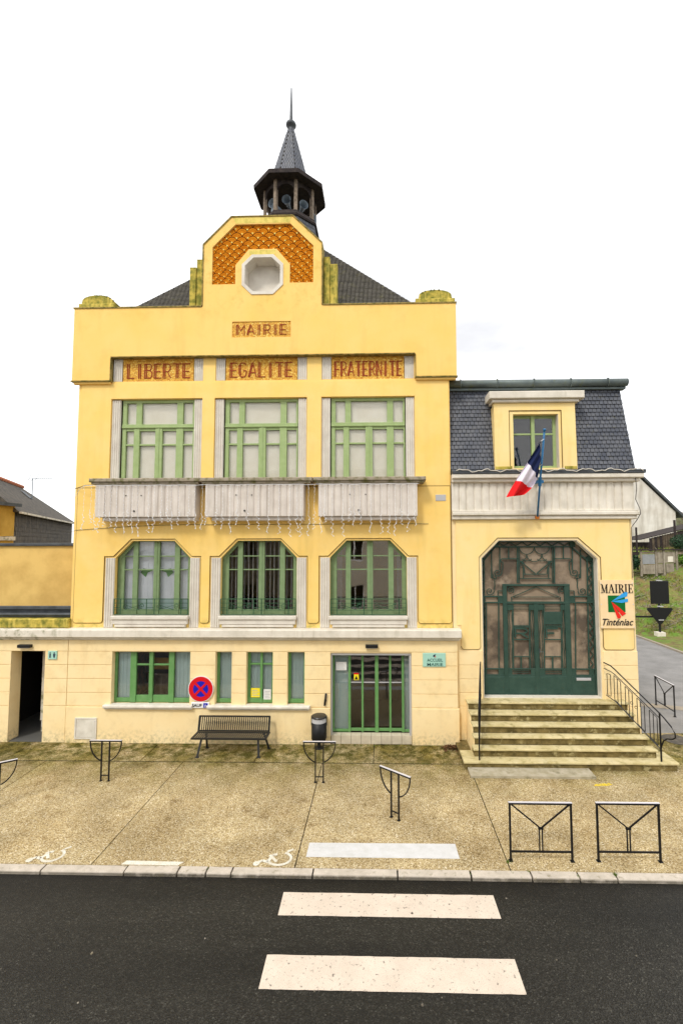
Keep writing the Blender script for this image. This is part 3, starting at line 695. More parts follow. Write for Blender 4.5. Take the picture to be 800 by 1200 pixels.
q = MB(); q.slab([(-4.36, 15.42), (-2.70, 15.42), (-2.66, 15.60), (-4.44, 15.60)], [], -.124, -.11); q.slab([(-3.93, 14.42), (-3.12, 14.42), (-3.14, 14.56), (-3.92, 14.56)], [], -.124, -.11)
q.build('gable_stain', 'gable_rim', TH)
q = MB()
q.box(-8.075, 1.055, -.165, .0, 11.262, 11.289); q.box(-8.10, -8.083, -.135, .0, 10.56, 11.262); q.box(1.063, 1.08, -.135, .0, 10.58, 11.262)
q.build('frieze_hood', 'coping_lichen', TH)
q = MB(); q.box(-9.285, -8.065, -.15, .0, 10.535, 10.569); q.box(1.05, 2.305, -.15, .0, 10.555, 10.589)
q.build('parapet_drip', 'coping_lichen', TH)
q = MB(); q.cbox(-9.22, -8.1, -.10, .0, 10.47, 10.534, .01); q.build('parapet_base', 'yellow_top', TH)
q = MB(); q.cbox(1.08, 2.26, -.10, .0, 10.49, 10.554, .01); q.build('parapet_base', 'yellow_top', TH)
q = MB(); q.box(-4.42, -2.65, -.10, .0, 11.84, 12.33); pn = q.build('name_panel', 'mosaic_gold', TH); deco_word('MAIRIE', -4.29, -2.78, 11.93, 12.23, -.107, pn)
# fish-scale tiles, each one its own piece, lower rows lapping over upper rows
q = MB(); q.slab(tile_hole, [], -.055, .0); tp_ = q.build('tile_panel', 'tile_edge', TH)
inner = [(-4.35, 13.4), (-4.35, 14.1), (-3.95, 14.59), (-3.10, 14.59), (-2.69, 14.1), (-2.69, 13.4)]
def in_poly(p, poly, m=0):
    x, z = p; ins = False; n = len(poly)
    for i in range(n):
        (x1, z1), (x2, z2) = poly[i], poly[(i + 1) % n]
        if (z1 > z) != (z2 > z) and x < (x2 - x1) * (z - z1) / (z2 - z1) + x1: ins = not ins
    return ins
def near_poly(p, poly, r):
    if in_poly(p, poly): return True
    for k in range(12):
        if in_poly((p[0] + r * math.cos(k * math.pi / 6), p[1] + r * math.sin(k * math.pi / 6)), poly): return True
    return False
def scale_mesh():
    q = MB(); r = .19
    def disc(rr, y, mi, cz=0, n=16, cx=0):
        q.cur = mi; vs = [(cx + rr * math.cos(2 * math.pi * i / n), y, cz + rr * math.sin(2 * math.pi * i / n)) for i in range(n)]
        vs += [(cx + rr * math.cos(2 * math.pi * i / n), y + .003, cz + rr * math.sin(2 * math.pi * i / n)) for i in range(n)]
        q.add(vs, [tuple(range(n))] + [(i, i + n, (i + 1) % n + n, (i + 1) % n) for i in range(n)])
    disc(r, 0, 0); disc(r * .87, -.0025, 1); disc(r * .60, -.0030, 0); disc(r * .565, -.0035, 1); disc(.027, -.0045, 2, .0)
    return q
sm = scale_mesh(); me = bpy.data.meshes.new('scale_tile'); me.from_pydata(sm.v, [], sm.f)
for mm in ('tile_edge', 'tile_orange', 'tile_dot'): me.materials.append(MATS[mm])
me.polygons.foreach_set('material_index', sm.m); me.update()
row = 0; z = 15.42
while z > 13.38:
    f = .62 + .42 * (z - 13.4) / 2.0; s_ = f; dx = .345 * f; x = -3.52 - dx * 7 + (dx / 2 if row % 2 else 0)
    while x < -1.8:
        xx = x + random.uniform(-.03, .03) * f; zz = z + random.uniform(-.02, .02) * f
        if near_poly((xx, zz), tile_hole, .12 * s_):
            o = bpy.data.objects.new('scale_tile', me); COL.objects.link(o); o.parent = tp_; o.scale = (s_, .45, s_)
            o.location = Vector((xx, -.0585 - row * .0022 * .9, zz)) - WL[tp_]
        x += dx
    z -= .137 * f; row += 1
# stepped buttresses beside the gable, corner blocks on the parapet
for pcs in (((-5.80, -5.60, 14.10), (-5.60, -5.385, 14.37)), ((-1.69, -1.50, 14.36), (-1.50, -1.27, 14.15))):
    q = MB()
    for i, (a, b, t) in enumerate(pcs):
        q.cbox(a + .002, b - .002, .0 + i * .03, .28, 12.846, t, .02); q.box(a, b, .01 + i * .03, .3, t, t + .03)
    q.build('stepped_buttress', 'yellow_moss', TH)
for a, b in ((-9.22, -8.10), (1.10, 2.28)):
    q = MB(); q.cbox(a, b, -.02, .55, 12.846, 13.03, .03); q.build('corner_block', 'yellow_moss', TH)
    m_ = (a + b) / 2; q = MB(); n = 9; prof = [((b - a) / 2 * .86 * math.cos(math.pi * i / n), 13.03 + .27 * math.sin(math.pi * i / n) ** .6) for i in range(n + 1)]
    q.slab([(m_ + x, z_) for x, z_ in prof], [], .02, .5); q.build('corner_cap', 'yellow_moss', TH)
    q = MB()
    for i in range(160):
        x = m_ + random.gauss(0, .25); x = min(max(x, a + .08), b - .08); zz = 13.03 + .26 * (max(0, 1 - ((x - m_) / ((b - a) * .45)) ** 2)) ** .5
        y = random.uniform(.03, .45); r_ = random.uniform(.015, .04); q.lathe([(r_, zz - .01), (r_ * .6, zz + r_ * .8)], (x, y), 5, random.random())
    stuff(q.build('moss_growth', 'moss_stone', TH))
# ---- shell, interior, roof
q = MB(); q.box(-9.1, -8.9, .12, 7.9, 0, 12.4); q.box(1.87, 2.07, .12, 7.9, 0, 12.4); q.box(-9.1, 2.07, 7.7, 7.9, 0, 12.4); q.build('outer_wall', 'yellow_wall', TH)
q = MB(); q.box(-8.9, 1.87, .14, 7.7, 3.0, 3.2); q.box(-8.9, 1.87, .14, 7.7, 6.3, 6.45); q.box(-8.9, 1.87, .14, 7.7, 10.3, 10.45); q.box(-8.9, 1.87, 4.5, 4.6, 0, 3); q.box(-8.9, 1.87, .1, 7.7, .0, .10)
q.build('interior_floor', 'room_wall', TH)
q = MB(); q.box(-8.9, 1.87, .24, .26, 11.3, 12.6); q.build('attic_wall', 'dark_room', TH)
ax, ay, az = -3.52, 4.0, 18.1; ex0, ex1, ey0, ey1, ez = -9.05, 2.12, .35, 7.65, 12.35
def roof_point(face, u, v):
    """u along the eave 0..1, v up the slope 0..1"""
    c = {'f': ((ex0, ey0), (ex1, ey0)), 'r': ((ex1, ey0), (ex1, ey1)), 'b': ((ex1, ey1), (ex0, ey1)), 'l': ((ex0, ey1), (ex0, ey0))}[face]
    x = c[0][0] + (c[1][0] - c[0][0]) * u; y = c[0][1] + (c[1][1] - c[0][1]) * u
    return Vector((x + (ax - x) * v, y + (ay - y) * v, ez + (az - ez) * v))
q = MB(); q.add([(ex0, ey0, ez), (ex1, ey0, ez), (ex1, ey1, ez), (ex0, ey1, ez), (ax, ay, az)], [(0, 1, 4), (1, 2, 4), (2, 3, 4), (3, 0, 4), (3, 2, 1, 0)])
rf = q.build('roof', 'slot_dark', TH)
q = MB()
for face, wid in (('f', 11.1), ('r', 7.3), ('l', 7.3)):
    nrow = 72
    nrm = (roof_point(face, 1, 0) - roof_point(face, 0, 0)).cross(roof_point(face, .5, 1) - roof_point(face, .5, 0)).normalized()
    for j in range(nrow):
        v0 = j / nrow * .86; v1 = (j + 1.15) / nrow * .86; cnt = max(2, int(wid * (1 - v0) / .14))
        for i in range(cnt):
            g_ = .07; off = (j % 2) * .5
            ua = (i + off + g_) / cnt; ub = (i + 1 + off - g_) / cnt
            if ub > 1: ub = 1
            if ua >= 1: continue
            a, b, c, d = roof_point(face, ua, v0), roof_point(face, ub, v0), roof_point(face, ub, v1), roof_point(face, ua, v1)
            l0 = .030 + random.uniform(0, .006); l1 = .012
            q.add([a + nrm * l0, b + nrm * l0, c + nrm * l1, d + nrm * l1, a, b], [(0, 1, 2, 3), (4, 5, 1, 0)])
stuff(q.build('roof_slates', 'slate_old', rf))
for x0, z0 in ((.17, 12.95), (-.6, 13.4)):
    q = MB(); q.box(x0, x0 + .14, .55, .62, z0, z0 + .02)
# ---- belfry
BX, BY = -3.52, 4.0
q = MB(); q.lathe([(1.12, 16.4), (1.12, 17.95)], (BX, BY), 8, .5); bf = q.build('belfry_base', 'slate_light', TH)
q = MB(); q.lathe([(1.18, 17.93), (1.20, 18.0), (1.14, 18.08), (1.12, 18.17)], (BX, BY), 8, .5); q.build('belfry_sill', 'wood_dark', bf)
q = MB()
for j in range(9):
    for k in range(8):
        a0 = 2 * math.pi * (k + .5) / 8; a1 = 2 * math.pi * (k + 1.5) / 8; z0 = 16.6 + j * .148
        for i in range(6):
            t0 = (i + .05 + (j % 2) * .5) / 6; t1 = min((i + .95 + (j % 2) * .5) / 6, 1)
            if t0 >= 1: continue
            P = lambda t, r_: (BX + r_ * (math.cos(a0) * (1 - t) + math.cos(a1) * t), BY + r_ * (math.sin(a0) * (1 - t) + math.sin(a1) * t))
            A, B = P(t0, 1.145), P(t1, 1.145); C, D = P(t1, 1.125), P(t0, 1.125)
            q.add([(*A, z0), (*B, z0), (*C, z0 + .16), (*D, z0 + .16)], [(0, 1, 2, 3)])
stuff(q.build('slate_tiles', 'slate_light', bf))
lan = MB(); lan.lathe([(.97, 19.30), (1.02, 19.32), (1.02, 19.46)], (BX, BY), 8, .5); lan = lan.build('lantern_ring', 'wood_dark', TH)
for k in range(8):
    a = 2 * math.pi * (k + .5) / 8; x, y = BX + .99 * math.cos(a), BY + .99 * math.sin(a)
    q = MB(); q.bar((x, y, 18.1), (x, y, 19.45), .12, .12, up=(math.cos(a), math.sin(a), 0)); q.build('post', 'wood_post', lan)
    a2 = 2 * math.pi * (k + 1.5) / 8; x2, y2 = BX + .99 * math.cos(a2), BY + .99 * math.sin(a2)
    q = MB(); L_ = math.hypot(x2 - x, y2 - y); n = 8; pts = [(0, 19.44), (0, 18.75)]
    pts += [(.06, 18.75)] + [(L_ / 2 - (L_ / 2 - .06) * math.cos(math.pi * i / n), 19.02 + .26 * math.sin(math.pi * i / n)) for i in range(n + 1)] + [(L_ - .06, 18.75), (L_, 18.75), (L_, 19.44)]
    q.slab(pts[::-1][::-1], [], -.025, .025)
    d = Vector((x2 - x, y2 - y, 0)).normalized(); nn = Vector((-d.y, d.x, 0))
    q.v = [(x + d.x * vx + nn.x * vy, y + d.y * vx + nn.y * vy, vz) for vx, vy, vz in q.v]
    q.build('arch_board', 'wood_dark', lan)
q = MB(); q.lathe([(.98, 19.44), (1.38, 19.47), (1.42, 19.44), (1.43, 19.56), (1.05, 19.76), (.80, 19.95), (.70, 20.12)], (BX, BY), 8, .5); cn = q.build('belfry_roof', 'slate', TH)
q = MB(); q.lathe([(1.0, 19.425), (1.40, 19.44), (1.435, 19.40), (1.445, 19.55), (1.42, 19.55)], (BX, BY), 8, .5, False); q.build('eave_board', 'wood_dark', cn)
q = MB()
for j in range(22):
    t = j / 22; r0 = .76 - .65 * t; r1 = .76 - .65 * ((j + 1) / 22); z0 = 19.98 + 2.32 * t; z1 = 19.98 + 2.32 * (j + 1) / 22
    q.lathe([(r0 + .014, z0), (r1 + .002, z1 + .02)], (BX, BY), 8, .5, False)
sp = q.build('spire', 'slot_dark', TH)
q = MB()
for j in range(22):
    t = j / 22; r0 = .78 - .65 * t; r1 = .78 - .65 * ((j + 1) / 22); z0 = 19.98 + 2.32 * t; z1 = z0 + 2.32 / 22 * 1.1; cnt = max(2, int(round(6 * r0 / .78)))
    for k in range(8):
        a0 = 2 * math.pi * (k + .5) / 8; a1 = 2 * math.pi * (k + 1.5) / 8
        for i in range(cnt):
            t0 = (i + .09 + (j % 2) * .5) / cnt; t1 = min((i + .91 + (j % 2) * .5) / cnt, 1)
            if t0 >= .98: continue
            P = lambda t_, r_: (BX + r_ * (math.cos(a0) * (1 - t_) + math.cos(a1) * t_), BY + r_ * (math.sin(a0) * (1 - t_) + math.sin(a1) * t_))
            e = random.uniform(.004, .014)
            q.add([(*P(t0, r0 + e), z0), (*P(t1, r0 + e), z0), (*P(t1, r1 + .004), z1), (*P(t0, r1 + .004), z1)], [(0, 1, 2, 3)])
stuff(q.build('spire_slates', 'slate_light', sp))
q = MB(); q.lathe([(.13, 22.24), (.11, 22.32), (.10, 22.42), (.19, 22.46), (.21, 22.52), (.18, 22.60), (.08, 22.64), (.065, 22.7), (.045, 23.4), (.02, 24.1)], (BX, BY), 12); q.build('finial', 'zinc_dark', TH, True)
q = MB(); q.lathe([(.95, 18.0), (.95, 18.12)], (BX, BY), 8, .5); q.build('lantern_floor', 'wood_dark', lan)
horn = None
hl = ['grey horn loudspeaker in the middle arch of the belfry, facing the square', 'grey horn loudspeaker tilted up behind the left front arch of the belfry', 'grey horn loudspeaker tilted right behind the right front arch of the belfry',
      'horn loudspeaker lying low at the left edge of the belfry lantern', 'horn loudspeaker lying low at the right edge of the belfry lantern', 'grey horn loudspeaker low between the left arch and the middle arch']
for lab, (x, y, z, dx, dy, dz) in zip(hl, ((-3.55, 3.72, 18.95, -.05, -1, -.05), (-4.0, 3.72, 18.83, -.5, -1, -.05), (-3.02, 3.72, 18.72, .5, -1, .05), (-4.25, 3.85, 18.42, -1, -.35, .0), (-2.8, 3.85, 18.38, 1, -.35, 0), (-3.82, 3.5, 18.52, -.9, -.6, .1))):
    d = Vector((dx, dy, dz)).normalized(); hr = thing('horn_loudspeaker', lab, 'loudspeaker', (x, y, z), 'horn loudspeakers in the belfry')
    q = MB(); q.lathe([(.05, -.34), (.06, -.15), (.10, .05), (.16, .26), (.18, .30), (.165, .295), (.10, .08), (.03, -.05)], (0, 0), 14)
    qm = d.to_track_quat('Z', 'Y').to_matrix(); c0 = Vector((x, y, z)); q.v = [tuple(qm @ Vector(v) + c0) for v in q.v]; q.build('horn', 'horn_grey', hr, True)
    q = MB(); q.lathe([(.07, -.36), (.075, -.27)], (0, 0), 12); q.v = [tuple(qm @ Vector(v) + c0) for v in q.v]; q.build('driver', 'horn_dark', hr)
    q = MB(); bx = c0 - d * .1; q.tube([(bx.x, bx.y, 18.12), tuple(bx)], .02, 6); q.build('bracket', 'horn_dark', hr)
# ---- ground floor windows
def gw(x0, x1, kind):
    z0, z1, y = 1.09, 2.55, .0
    w = .07
    if kind == 'wide':
        st = [(x0, x0 + .07, 0), (-6.27 + 0, -6.27 + .0 + .0 + .02, 0)]
        st = [(-7.73, -7.66, 0), (-7.265, -7.09, .02), (-6.71, -6.60, .03), (-6.14, -5.985, .02), (-5.50, -5.44, 0)]
        rl = {0: [(z0, z0 + .12), (z1 - .03, z1)], 3: [(z0, z0 + .12), (z1 - .03, z1)], 1: [(z0, z0 + .2), (2.13, 2.18), (z1 - .03, z1)], 2: [(z0, z0 + .2), (2.13, 2.18), (z1 - .03, z1)]}
        def bl(w_):
            for a, b in ((-7.66, -7.26), (-5.985, -5.5)):
                s_ = MB(); s_.box(a, b, y + .08, y + .085, z0, z1)
                for i in range(4): s_.box(a + .02 + i * .11, a + .03 + i * .11, y + .072, y + .08, z0, z1)
                s_.build('blind', 'blind_aqua', w_)
            s_ = MB(); s_.box(-7.1, -6.1, .7, .75, .9, 1.7); s_.build('room_furniture', 'shed_wood', w_)
            s_ = MB(); s_.box(-7.2, -6.0, 1.0, 1.05, 1.75, 2.1); s_.build('room_shelf', 'ochre', w_)
    elif kind == 'single':
        st = [(x0, x0 + .075, 0), (x1 - .045, x1, 0)]; rl = {0: [(z0, z0 + .11), (z1 - .03, z1)]}
        def bl(w_):
            s_ = MB(); s_.box(x0, x1, y + .08, y + .085, z0, z1)
            for i in range(4): s_.box(x0 + .1 + i * .1, x0 + .107 + i * .1, y + .072, y + .08, z0, z1)
            s_.box(x0 + .08, x1 - .05, y + .07, y + .08, 2.02, 2.03); s_.build('blind', 'blind_aqua', w_)
    else:
        m_ = (x0 + x1) / 2 + .02; st = [(x0, x0 + .08, 0), (m_ - .035, m_ + .035, .02), (x1 - .06, x1, 0)]; rl = [(z0, z0 + .13), (2.16, 2.21), (z1 - .03, z1)]
        def bl(w_):
            s_ = MB(); s_.box(x0, x1, y + .08, y + .085, z0, z1)
            for i in range(7): s_.box(x0 + .06 + i * .1, x0 + .067 + i * .1, y + .072, y + .08, z0, z1)
            s_.build('blind', 'blind_aqua', w_)
            s_ = MB(); s_.box(x0 + .10, x0 + .37, y + .005, y + .009, 1.24, 1.50); s_.build('yellow_notice', 'sign_yellow', w_)
            s_ = MB(); s_.box(x0 + .47, x0 + .68, y + .005, y + .009, 1.18, 1.47); s_.build('notice', 'paper', w_)
            s_ = MB()
            for i in range(5): s_.box(x0 + .50, x0 + .65 - (i % 2) * .03, y + .002, y + .004, 1.22 + i * .045, 1.235 + i * .045)
            for i in range(4): s_.box(x0 + .13, x0 + .34 - (i % 2) * .05, y + .002, y + .004, 1.28 + i * .05, 1.295 + i * .05)
            stuff(s_.build('print', 'plaque_grey', w_))
    frame_window(TH, x0, x1, z0, z1, y, st, rl, 'green_mid', 'glass_clear', bl)
gw(-7.73, -5.46, 'wide'); gw(-4.73, -4.26, 'single'); gw(-3.84, -3.08, 'double'); gw(-2.66, -2.17, 'single')
# ---- entrance: sliding glass doors
q = MB(); q.cbox(-1.43, .87, -.10, .2, 2.46, 2.535, .01); q.cbox(-1.43, -1.39, -.09, .2, .2, 2.46, .005); q.cbox(.81, .87, -.09, .2, .0, 2.46, .005)
q.build('door_surround', 'plaque_grey', TH)
z0, z1, y = .25, 2.46, .12
st = [(-1.40, -1.34, 0), (-.94, -.87, .02), (-.56, -.50, .01), (-.17, -.07, .03), (.24, .30, .01), (.60, .67, .02), (.83, .875, 0)]
rl = {i: [(z0, z0 + .07), (z1 - .03, z1)] for i in range(6)}
for i in (1, 2, 3, 4): rl[i] = [(z0 + .02, z0 + .10), (z1 - .03, z1)]
def dbl(w_):
    for a, b in ((-1.34, -.94), (.67, .83)):
        s_ = MB(); s_.box(a, b, y + .08, y + .085, z0, z1); s_.build('frosted_panel', 'blind_aqua', w_)
    s_ = MB(); s_.box(-1.30, -.99, y + .005, y + .012, 1.98, 2.22); s_.build('notice', 'paper', w_)
    s_ = MB()
    for i in range(6): s_.box(-1.27, -1.03 - (i % 3) * .03, y + .001, y + .004, 2.01 + i * .03, 2.02 + i * .03)
    stuff(s_.build('print', 'plaque_grey', w_))
    s_ = MB(); s_.box(-.78, -.64, y + .012, y + .02, 1.70, 1.86); s_.build('warning_notice', 'sign_yellow', w_)
    s_ = MB(); s_.box(-.78, -.64, y + .0115, y + .0195, 1.862, 1.90); s_.build('red_strip', 'sign_red', w_)
    s_ = MB(); s_.slab([(-.76, 1.72), (-.66, 1.72), (-.71, 1.83)], [], y + .006, y + .011); s_.build('print', 'ink', w_)
    s_ = MB()
    for a, b in zip(st[1:5], st[2:6]): s_.box(a[1], b[0], y - .004, y + .02, 1.63, 1.655)
    s_.build('glazing_bar', 'plaque_grey', w_)
frame_window(TH, -1.4, .87, z0, z1, y, st, rl, 'green_mid', 'glass_door', dbl, name='entrance_door')
q = MB(); q.box(-1.43, .87, -.09, .6, .0, .225); th_ = q.build('threshold', 'slot_dark', TH)
for i in range(8):
    a = -1.42 + i * .2855; t_ = MB(); t_.cbox(a + .004, a + .281, -.105, -.088, .004, .228, .003); t_.build('tile', 'tile_white', th_)
    t_ = MB(); t_.box(a + .004, a + .281, -.104, .11, .2285, .236); t_.build('tile', 'tile_white', th_)
# inside the hall: counter, ceiling strips
q = MB(); q.box(-1.3, .6, 3.3, 3.9, .1, 1.15); q.build('reception_counter', 'room_wall', TH)
for i in range(3):
    q = MB(); q.box(-1.5, 1.2, 1.0 + i * .9, 1.25 + i * .9, 2.80, 2.84); q.build('ceiling_panel', 'blind_white', TH)
# small plaque + wall joints
q = MB(); q.cbox(1.62, 1.92, -.045, -.028, 6.89, 7.07, .005); q.build('wall_plaque', 'plaque_grey', TH)

# ================================================================== ENTRANCE WING
EW = thing('entrance_wing', 'lower yellow wing with slate mansard roof, dormer and tall iron glazed portal', 'building', (4.7, 0, 0))
AY = .03; AX0, AX1 = 2.09, 7.27
ph = [(2.93, 1.24), (6.27, 1.24), (6.27, 5.20), (5.69, 5.735), (3.44, 5.735), (2.93, 5.22)]
ph_b = [(2.93, 0), (6.27, 0)] + ph[2:]
q = MB(); q.slab([(AX0, 0), (2.93, 0), (2.93, 5.22), (3.44, 5.735), (5.69, 5.735), (6.27, 5.20), (6.27, 0), (AX1, 0), (AX1, 6.4), (AX0, 6.4)], [], AY, .40)
q.build('front_wall', 'yellow_pale', EW)
q = MB(); q.box(2.9, 6.3, .08, .4, 0, 1.20); q.build('portal_base', 'concrete', EW)
# proud skin with framed outline
r = .08; zb = 2.62
skin = rnd_corner((2.32 + r, zb + r), r, 180, 270) + rnd_corner((2.85 - r, zb + r), r, 270, 360) + [(2.85, 5.25), (3.40, 5.81), (5.72, 5.81), (6.35, 5.235)] + \
       rnd_corner((6.35 + r, zb + r), r, 180, 270) + rnd_corner((7.2 - r, zb + r), r, 270, 360) + [(7.2, 6.33), (2.2, 6.33), (2.2, 3.3), (2.32, 3.3)]
q = MB(); q.slab(skin, [], AY - .03, AY + .004); q.build('plaster_panel', 'yellow_wing', EW)
q = MB(); q.path(poly_line_xz(skin[:-2][:-1], AY - .010), .03, .022); q.build('panel_joint', 'joint', EW)
for z0, z1 in ((.0, 1.02), (1.02, 1.40), (1.40, 1.78), (1.78, 2.17), (2.17, 2.58)):
    for a, b in ((2.21, 2.90), (6.32, 7.285)):
        if z0 == 0: b2, pr = b + (.02 if a > 5 else 0), .035
        else: b2, pr = b, .022
        q = MB(); q.cbox(a, b2, AY - pr, AY + .002, z0 + (.006 if z0 else 0), z1 - .006, .006); q.build('plaster_course', 'yellow_pale', EW)
q = MB()
def inset(poly, d):
    n = len(poly); o = []
    for i in range(n):
        p0, p1, p2 = Vector(poly[i - 1]), Vector(poly[i]), Vector(poly[(i + 1) % n])
        e1 = (p1 - p0).normalized(); e2 = (p2 - p1).normalized(); n1 = Vector((-e1.y, e1.x)); n2 = Vector((-e2.y, e2.x))
        m_ = (n1 + n2).normalized(); o.append(tuple(p1 + m_ * (d / max(.3, m_.dot(n1)))))
    return o
q.slab(inset(ph, -.015), [inset(ph, .022)], AY + .02, .405); q.build('portal_reveal', 'cornice_paint', EW)
# cornices, frieze
q = MB(); q.cbox(AX0, 7.44, -.15, .2, 6.45, 6.56, .02); q.cbox(AX0, 7.38, -.09, .2, 6.335, 6.449, .02); q.cbox(AX0, 7.40, -.12, .2, 6.56, 6.60, .01); q.build('lower_cornice', 'cornice_paint', EW)
q = MB(); q.cbox(AX0, 7.33, .0, .3, 6.6, 7.45, .01); q.cbox(AX0, AX0 + .2, -.035, .0, 6.6, 7.44, .01); q.cbox(7.02, 7.34, -.035, .0, 6.6, 7.44, .01); fz = q.build('frieze', 'cornice_paint', EW)
n = 21; a, b = AX0 + .21, 7.01; w = (b - a) / n
f = flute_mesh(w * .95, 6.605, 7.42, .04, 6); f.v = [(v[0] + a + w / 2, v[1] + .0, v[2]) for v in f.v]; src = f.build('flute', 'cornice_paint', fz); sc0 = WL[src].copy()
for i in range(1, n): inst(src, fz, (sc0.x + i * w, sc0.y, sc0.z))
q = MB(); q.cbox(AX0, 7.56, -.22, .3, 7.52, 7.65, .02); q.cbox(AX0, 7.47, -.14, .3, 7.42, 7.519, .02); q.build('upper_cornice', 'cornice_paint', EW)
q = MB(); q.cbox(AX0, 7.60, -.24, .35, 7.651, 7.70, .01); q.cbox(AX0, 7.52, -.10, .35, 7.70, 7.78, .01)
q.tube([(AX0, -.20, 7.72), (7.6, -.20, 7.72)], .045, 8); q.build('roof_gutter', 'zinc_dark', EW)
# mansard
mb = dict(x0=AX0, x1=7.42, y0=.0, z0=7.70); mt = dict(x1=7.28, y0=.42, z1=10.32)
q = MB()
def mq(xa0, xb0, xa1, xb1, za, zb_):
    f0 = (za - 7.70) / 2.62; f1 = (zb_ - 7.70) / 2.62
    ya, yb_ = .02 + .40 * f0, .02 + .40 * f1
    q.add([(xa0, ya, za), (xb0, ya, za), (xb1, yb_, zb_), (xa1, yb_, zb_), (xa0, ya + .1, za), (xb0, ya + .1, za), (xb1, yb_ + .1, zb_), (xa1, yb_ + .1, zb_)],
          [(0, 1, 2, 3), (7, 6, 5, 4), (0, 4, 5, 1), (1, 5, 6, 2), (2, 6, 7, 3), (3, 7, 4, 0)])
mq(AX0, 3.45, AX0, 3.45, 7.70, 10.32); mq(5.66, 7.44, 5.66, 7.27, 7.70, 10.32); mq(3.45, 5.66, 3.45, 5.66, 9.78, 10.32)
q.add([(7.44, .03, 7.70), (7.44, 7.5, 7.70), (7.27, 7.2, 10.32), (7.27, .42, 10.32), (7.34, .03, 7.70), (7.34, 7.5, 7.70), (7.17, 7.2, 10.32), (7.17, .42, 10.32)], [(0, 1, 2, 3), (7, 6, 5, 4), (1, 5, 6, 2)])
q.add([(AX0, .42, 10.32), (7.27, .42, 10.32), (7.27, 7.2, 10.32), (AX0, 7.2, 10.32)], [(0, 1, 2, 3)])
q.add([(AX0, 7.5, 7.70), (7.44, 7.5, 7.70), (7.27, 7.2, 10.32), (AX0, 7.2, 10.32)], [(3, 2, 1, 0)])
ms = q.build('mansard_roof', 'slot_dark', EW)
q = MB(); q2 = MB(); nr = 21
for j in range(nr):
    v0 = j / nr; v1 = (j + 1.06) / nr; xr0 = 7.44 - .17 * v0; L_ = xr0 - AX0; cnt = 42
    for i in range(cnt + 1):
        a = AX0 + (i - (j % 2) * .5 + .06) * L_ / cnt; b = AX0 + (i + 1 - (j % 2) * .5 - .06) * L_ / cnt
        a = max(a, AX0); b = min(b, xr0)
        if b - a < .02 or (a > 3.42 and b < 5.68 and v0 < .8): continue
        y_ = lambda v: .02 + .40 * min(v, 1); z_ = lambda v: 7.70 + 2.62 * v
        l0 = .026 + random.uniform(0, .014); t = q2 if random.random() < .22 else q
        t.add([(a, y_(v0) - l0, z_(v0)), (b, y_(v0) - l0, z_(v0)), (b, y_(v1) - .006, z_(min(v1, 1))), (a, y_(v1) - .006, z_(min(v1, 1))), (a, y_(v0), z_(v0)), (b, y_(v0), z_(v0))], [(0, 1, 2, 3), (4, 5, 1, 0)])
stuff(q.build('slate_tiles', 'slate', ms)); stuff(q2.build('slate_tiles', 'slate_light', ms))
q = MB(); q.tube([(AX0, .28, 10.47), (7.44, .28, 10.47)], .115, 12); gt = q.build('top_gutter', 'zinc', EW, True)
for x in (2.45, 3.55, 4.65, 5.75, 6.85):
    t = MB(); t.tube([(x, .28 + .13 * math.cos(R(a)), 10.47 + .13 * math.sin(R(a))) for a in range(100, 300, 20)], .018, 6); t.build('gutter_bracket', 'zinc', gt)
q = MB(); q.box(AX0, 7.40, .30, .5, 10.28, 10.34); q.box(AX0, 7.45, .38, 7.3, 10.34, 10.62); q.box(AX0, 7.42, .6, 7.2, 10.62, 10.70); q.build('roof_flashing', 'zinc', EW)
# dormer
D0, D1 = 3.36, 5.74
q = MB(); q.slab([(D0, 7.79), (D1, 7.79), (D1 - .02, 9.77), (D0 + .0, 9.77)], [rect(3.92, 5.24, 7.84, 9.44)], -.03, .14)
q.box(D0, D0 + .1, .14, .6, 7.7, 9.7); q.box(D1 - .1, D1, .14, .6, 7.7, 9.7); dm = q.build('dormer', 'yellow_wing', EW)
q = MB(); q.slab([(D0 + .0, 7.79), (3.79, 7.79), (3.79, 9.55), (5.33, 9.55), (5.33, 7.79), (D1, 7.79), (D1 - .02, 9.76), (D0, 9.76)], [], -.055, -.028); q.build('plaster_panel', 'yellow_wing', dm)
q = MB(); q.path([(3.80, -.04, 7.8), (3.80, -.04, 9.54), (5.32, -.04, 9.54), (5.32, -.04, 7.8)], .022, .02); q.build('panel_joint', 'joint', dm)
q = MB(); q.cbox(3.20, 5.95, -.22, .6, 9.86, 10.08, .02); q.cbox(3.30, 5.82, -.14, .55, 9.77, 9.859, .02); q.build('dormer_hood', 'cornice_paint', dm)
q = MB(); q.cbox(D0, D0 + .5, -.062, -.03, 7.785, 7.9, .02); q.cbox(D1 - .38, D1, -.062, -.03, 7.785, 7.9, .02); q.build('mossy_foot', 'yellow_moss', dm)
frame_window(EW, 3.9, 5.26, 7.82, 9.46, .17, [(3.9, 3.99, .0), (4.50, 4.60, .03), (5.14, 5.26, .0)], [(7.8, 7.93), (8.86, 8.91), (9.36, 9.46)], 'green_pale', 'glass_door')
q = MB(); q.box(5.225, 5.245, -.02, .17, 7.84, 9.44); q.build('reveal_lining', 'grey_stone', dm)
# shell
q = MB(); q.box(AX0, AX1, 7.2, 7.4, 0, 7.7); q.box(AX1 - .2, AX1, .4, 7.2, 0, 7.7); q.build('outer_wall', 'yellow_wing', EW)
q = MB(); q.box(AX0, AX1 - .2, 3.2, 3.3, 0, 9.5); q.box(AX0, AX1 - .2, .42, 7.2, 6.4, 6.5); q.build('interior_wall', 'dark_room', EW)
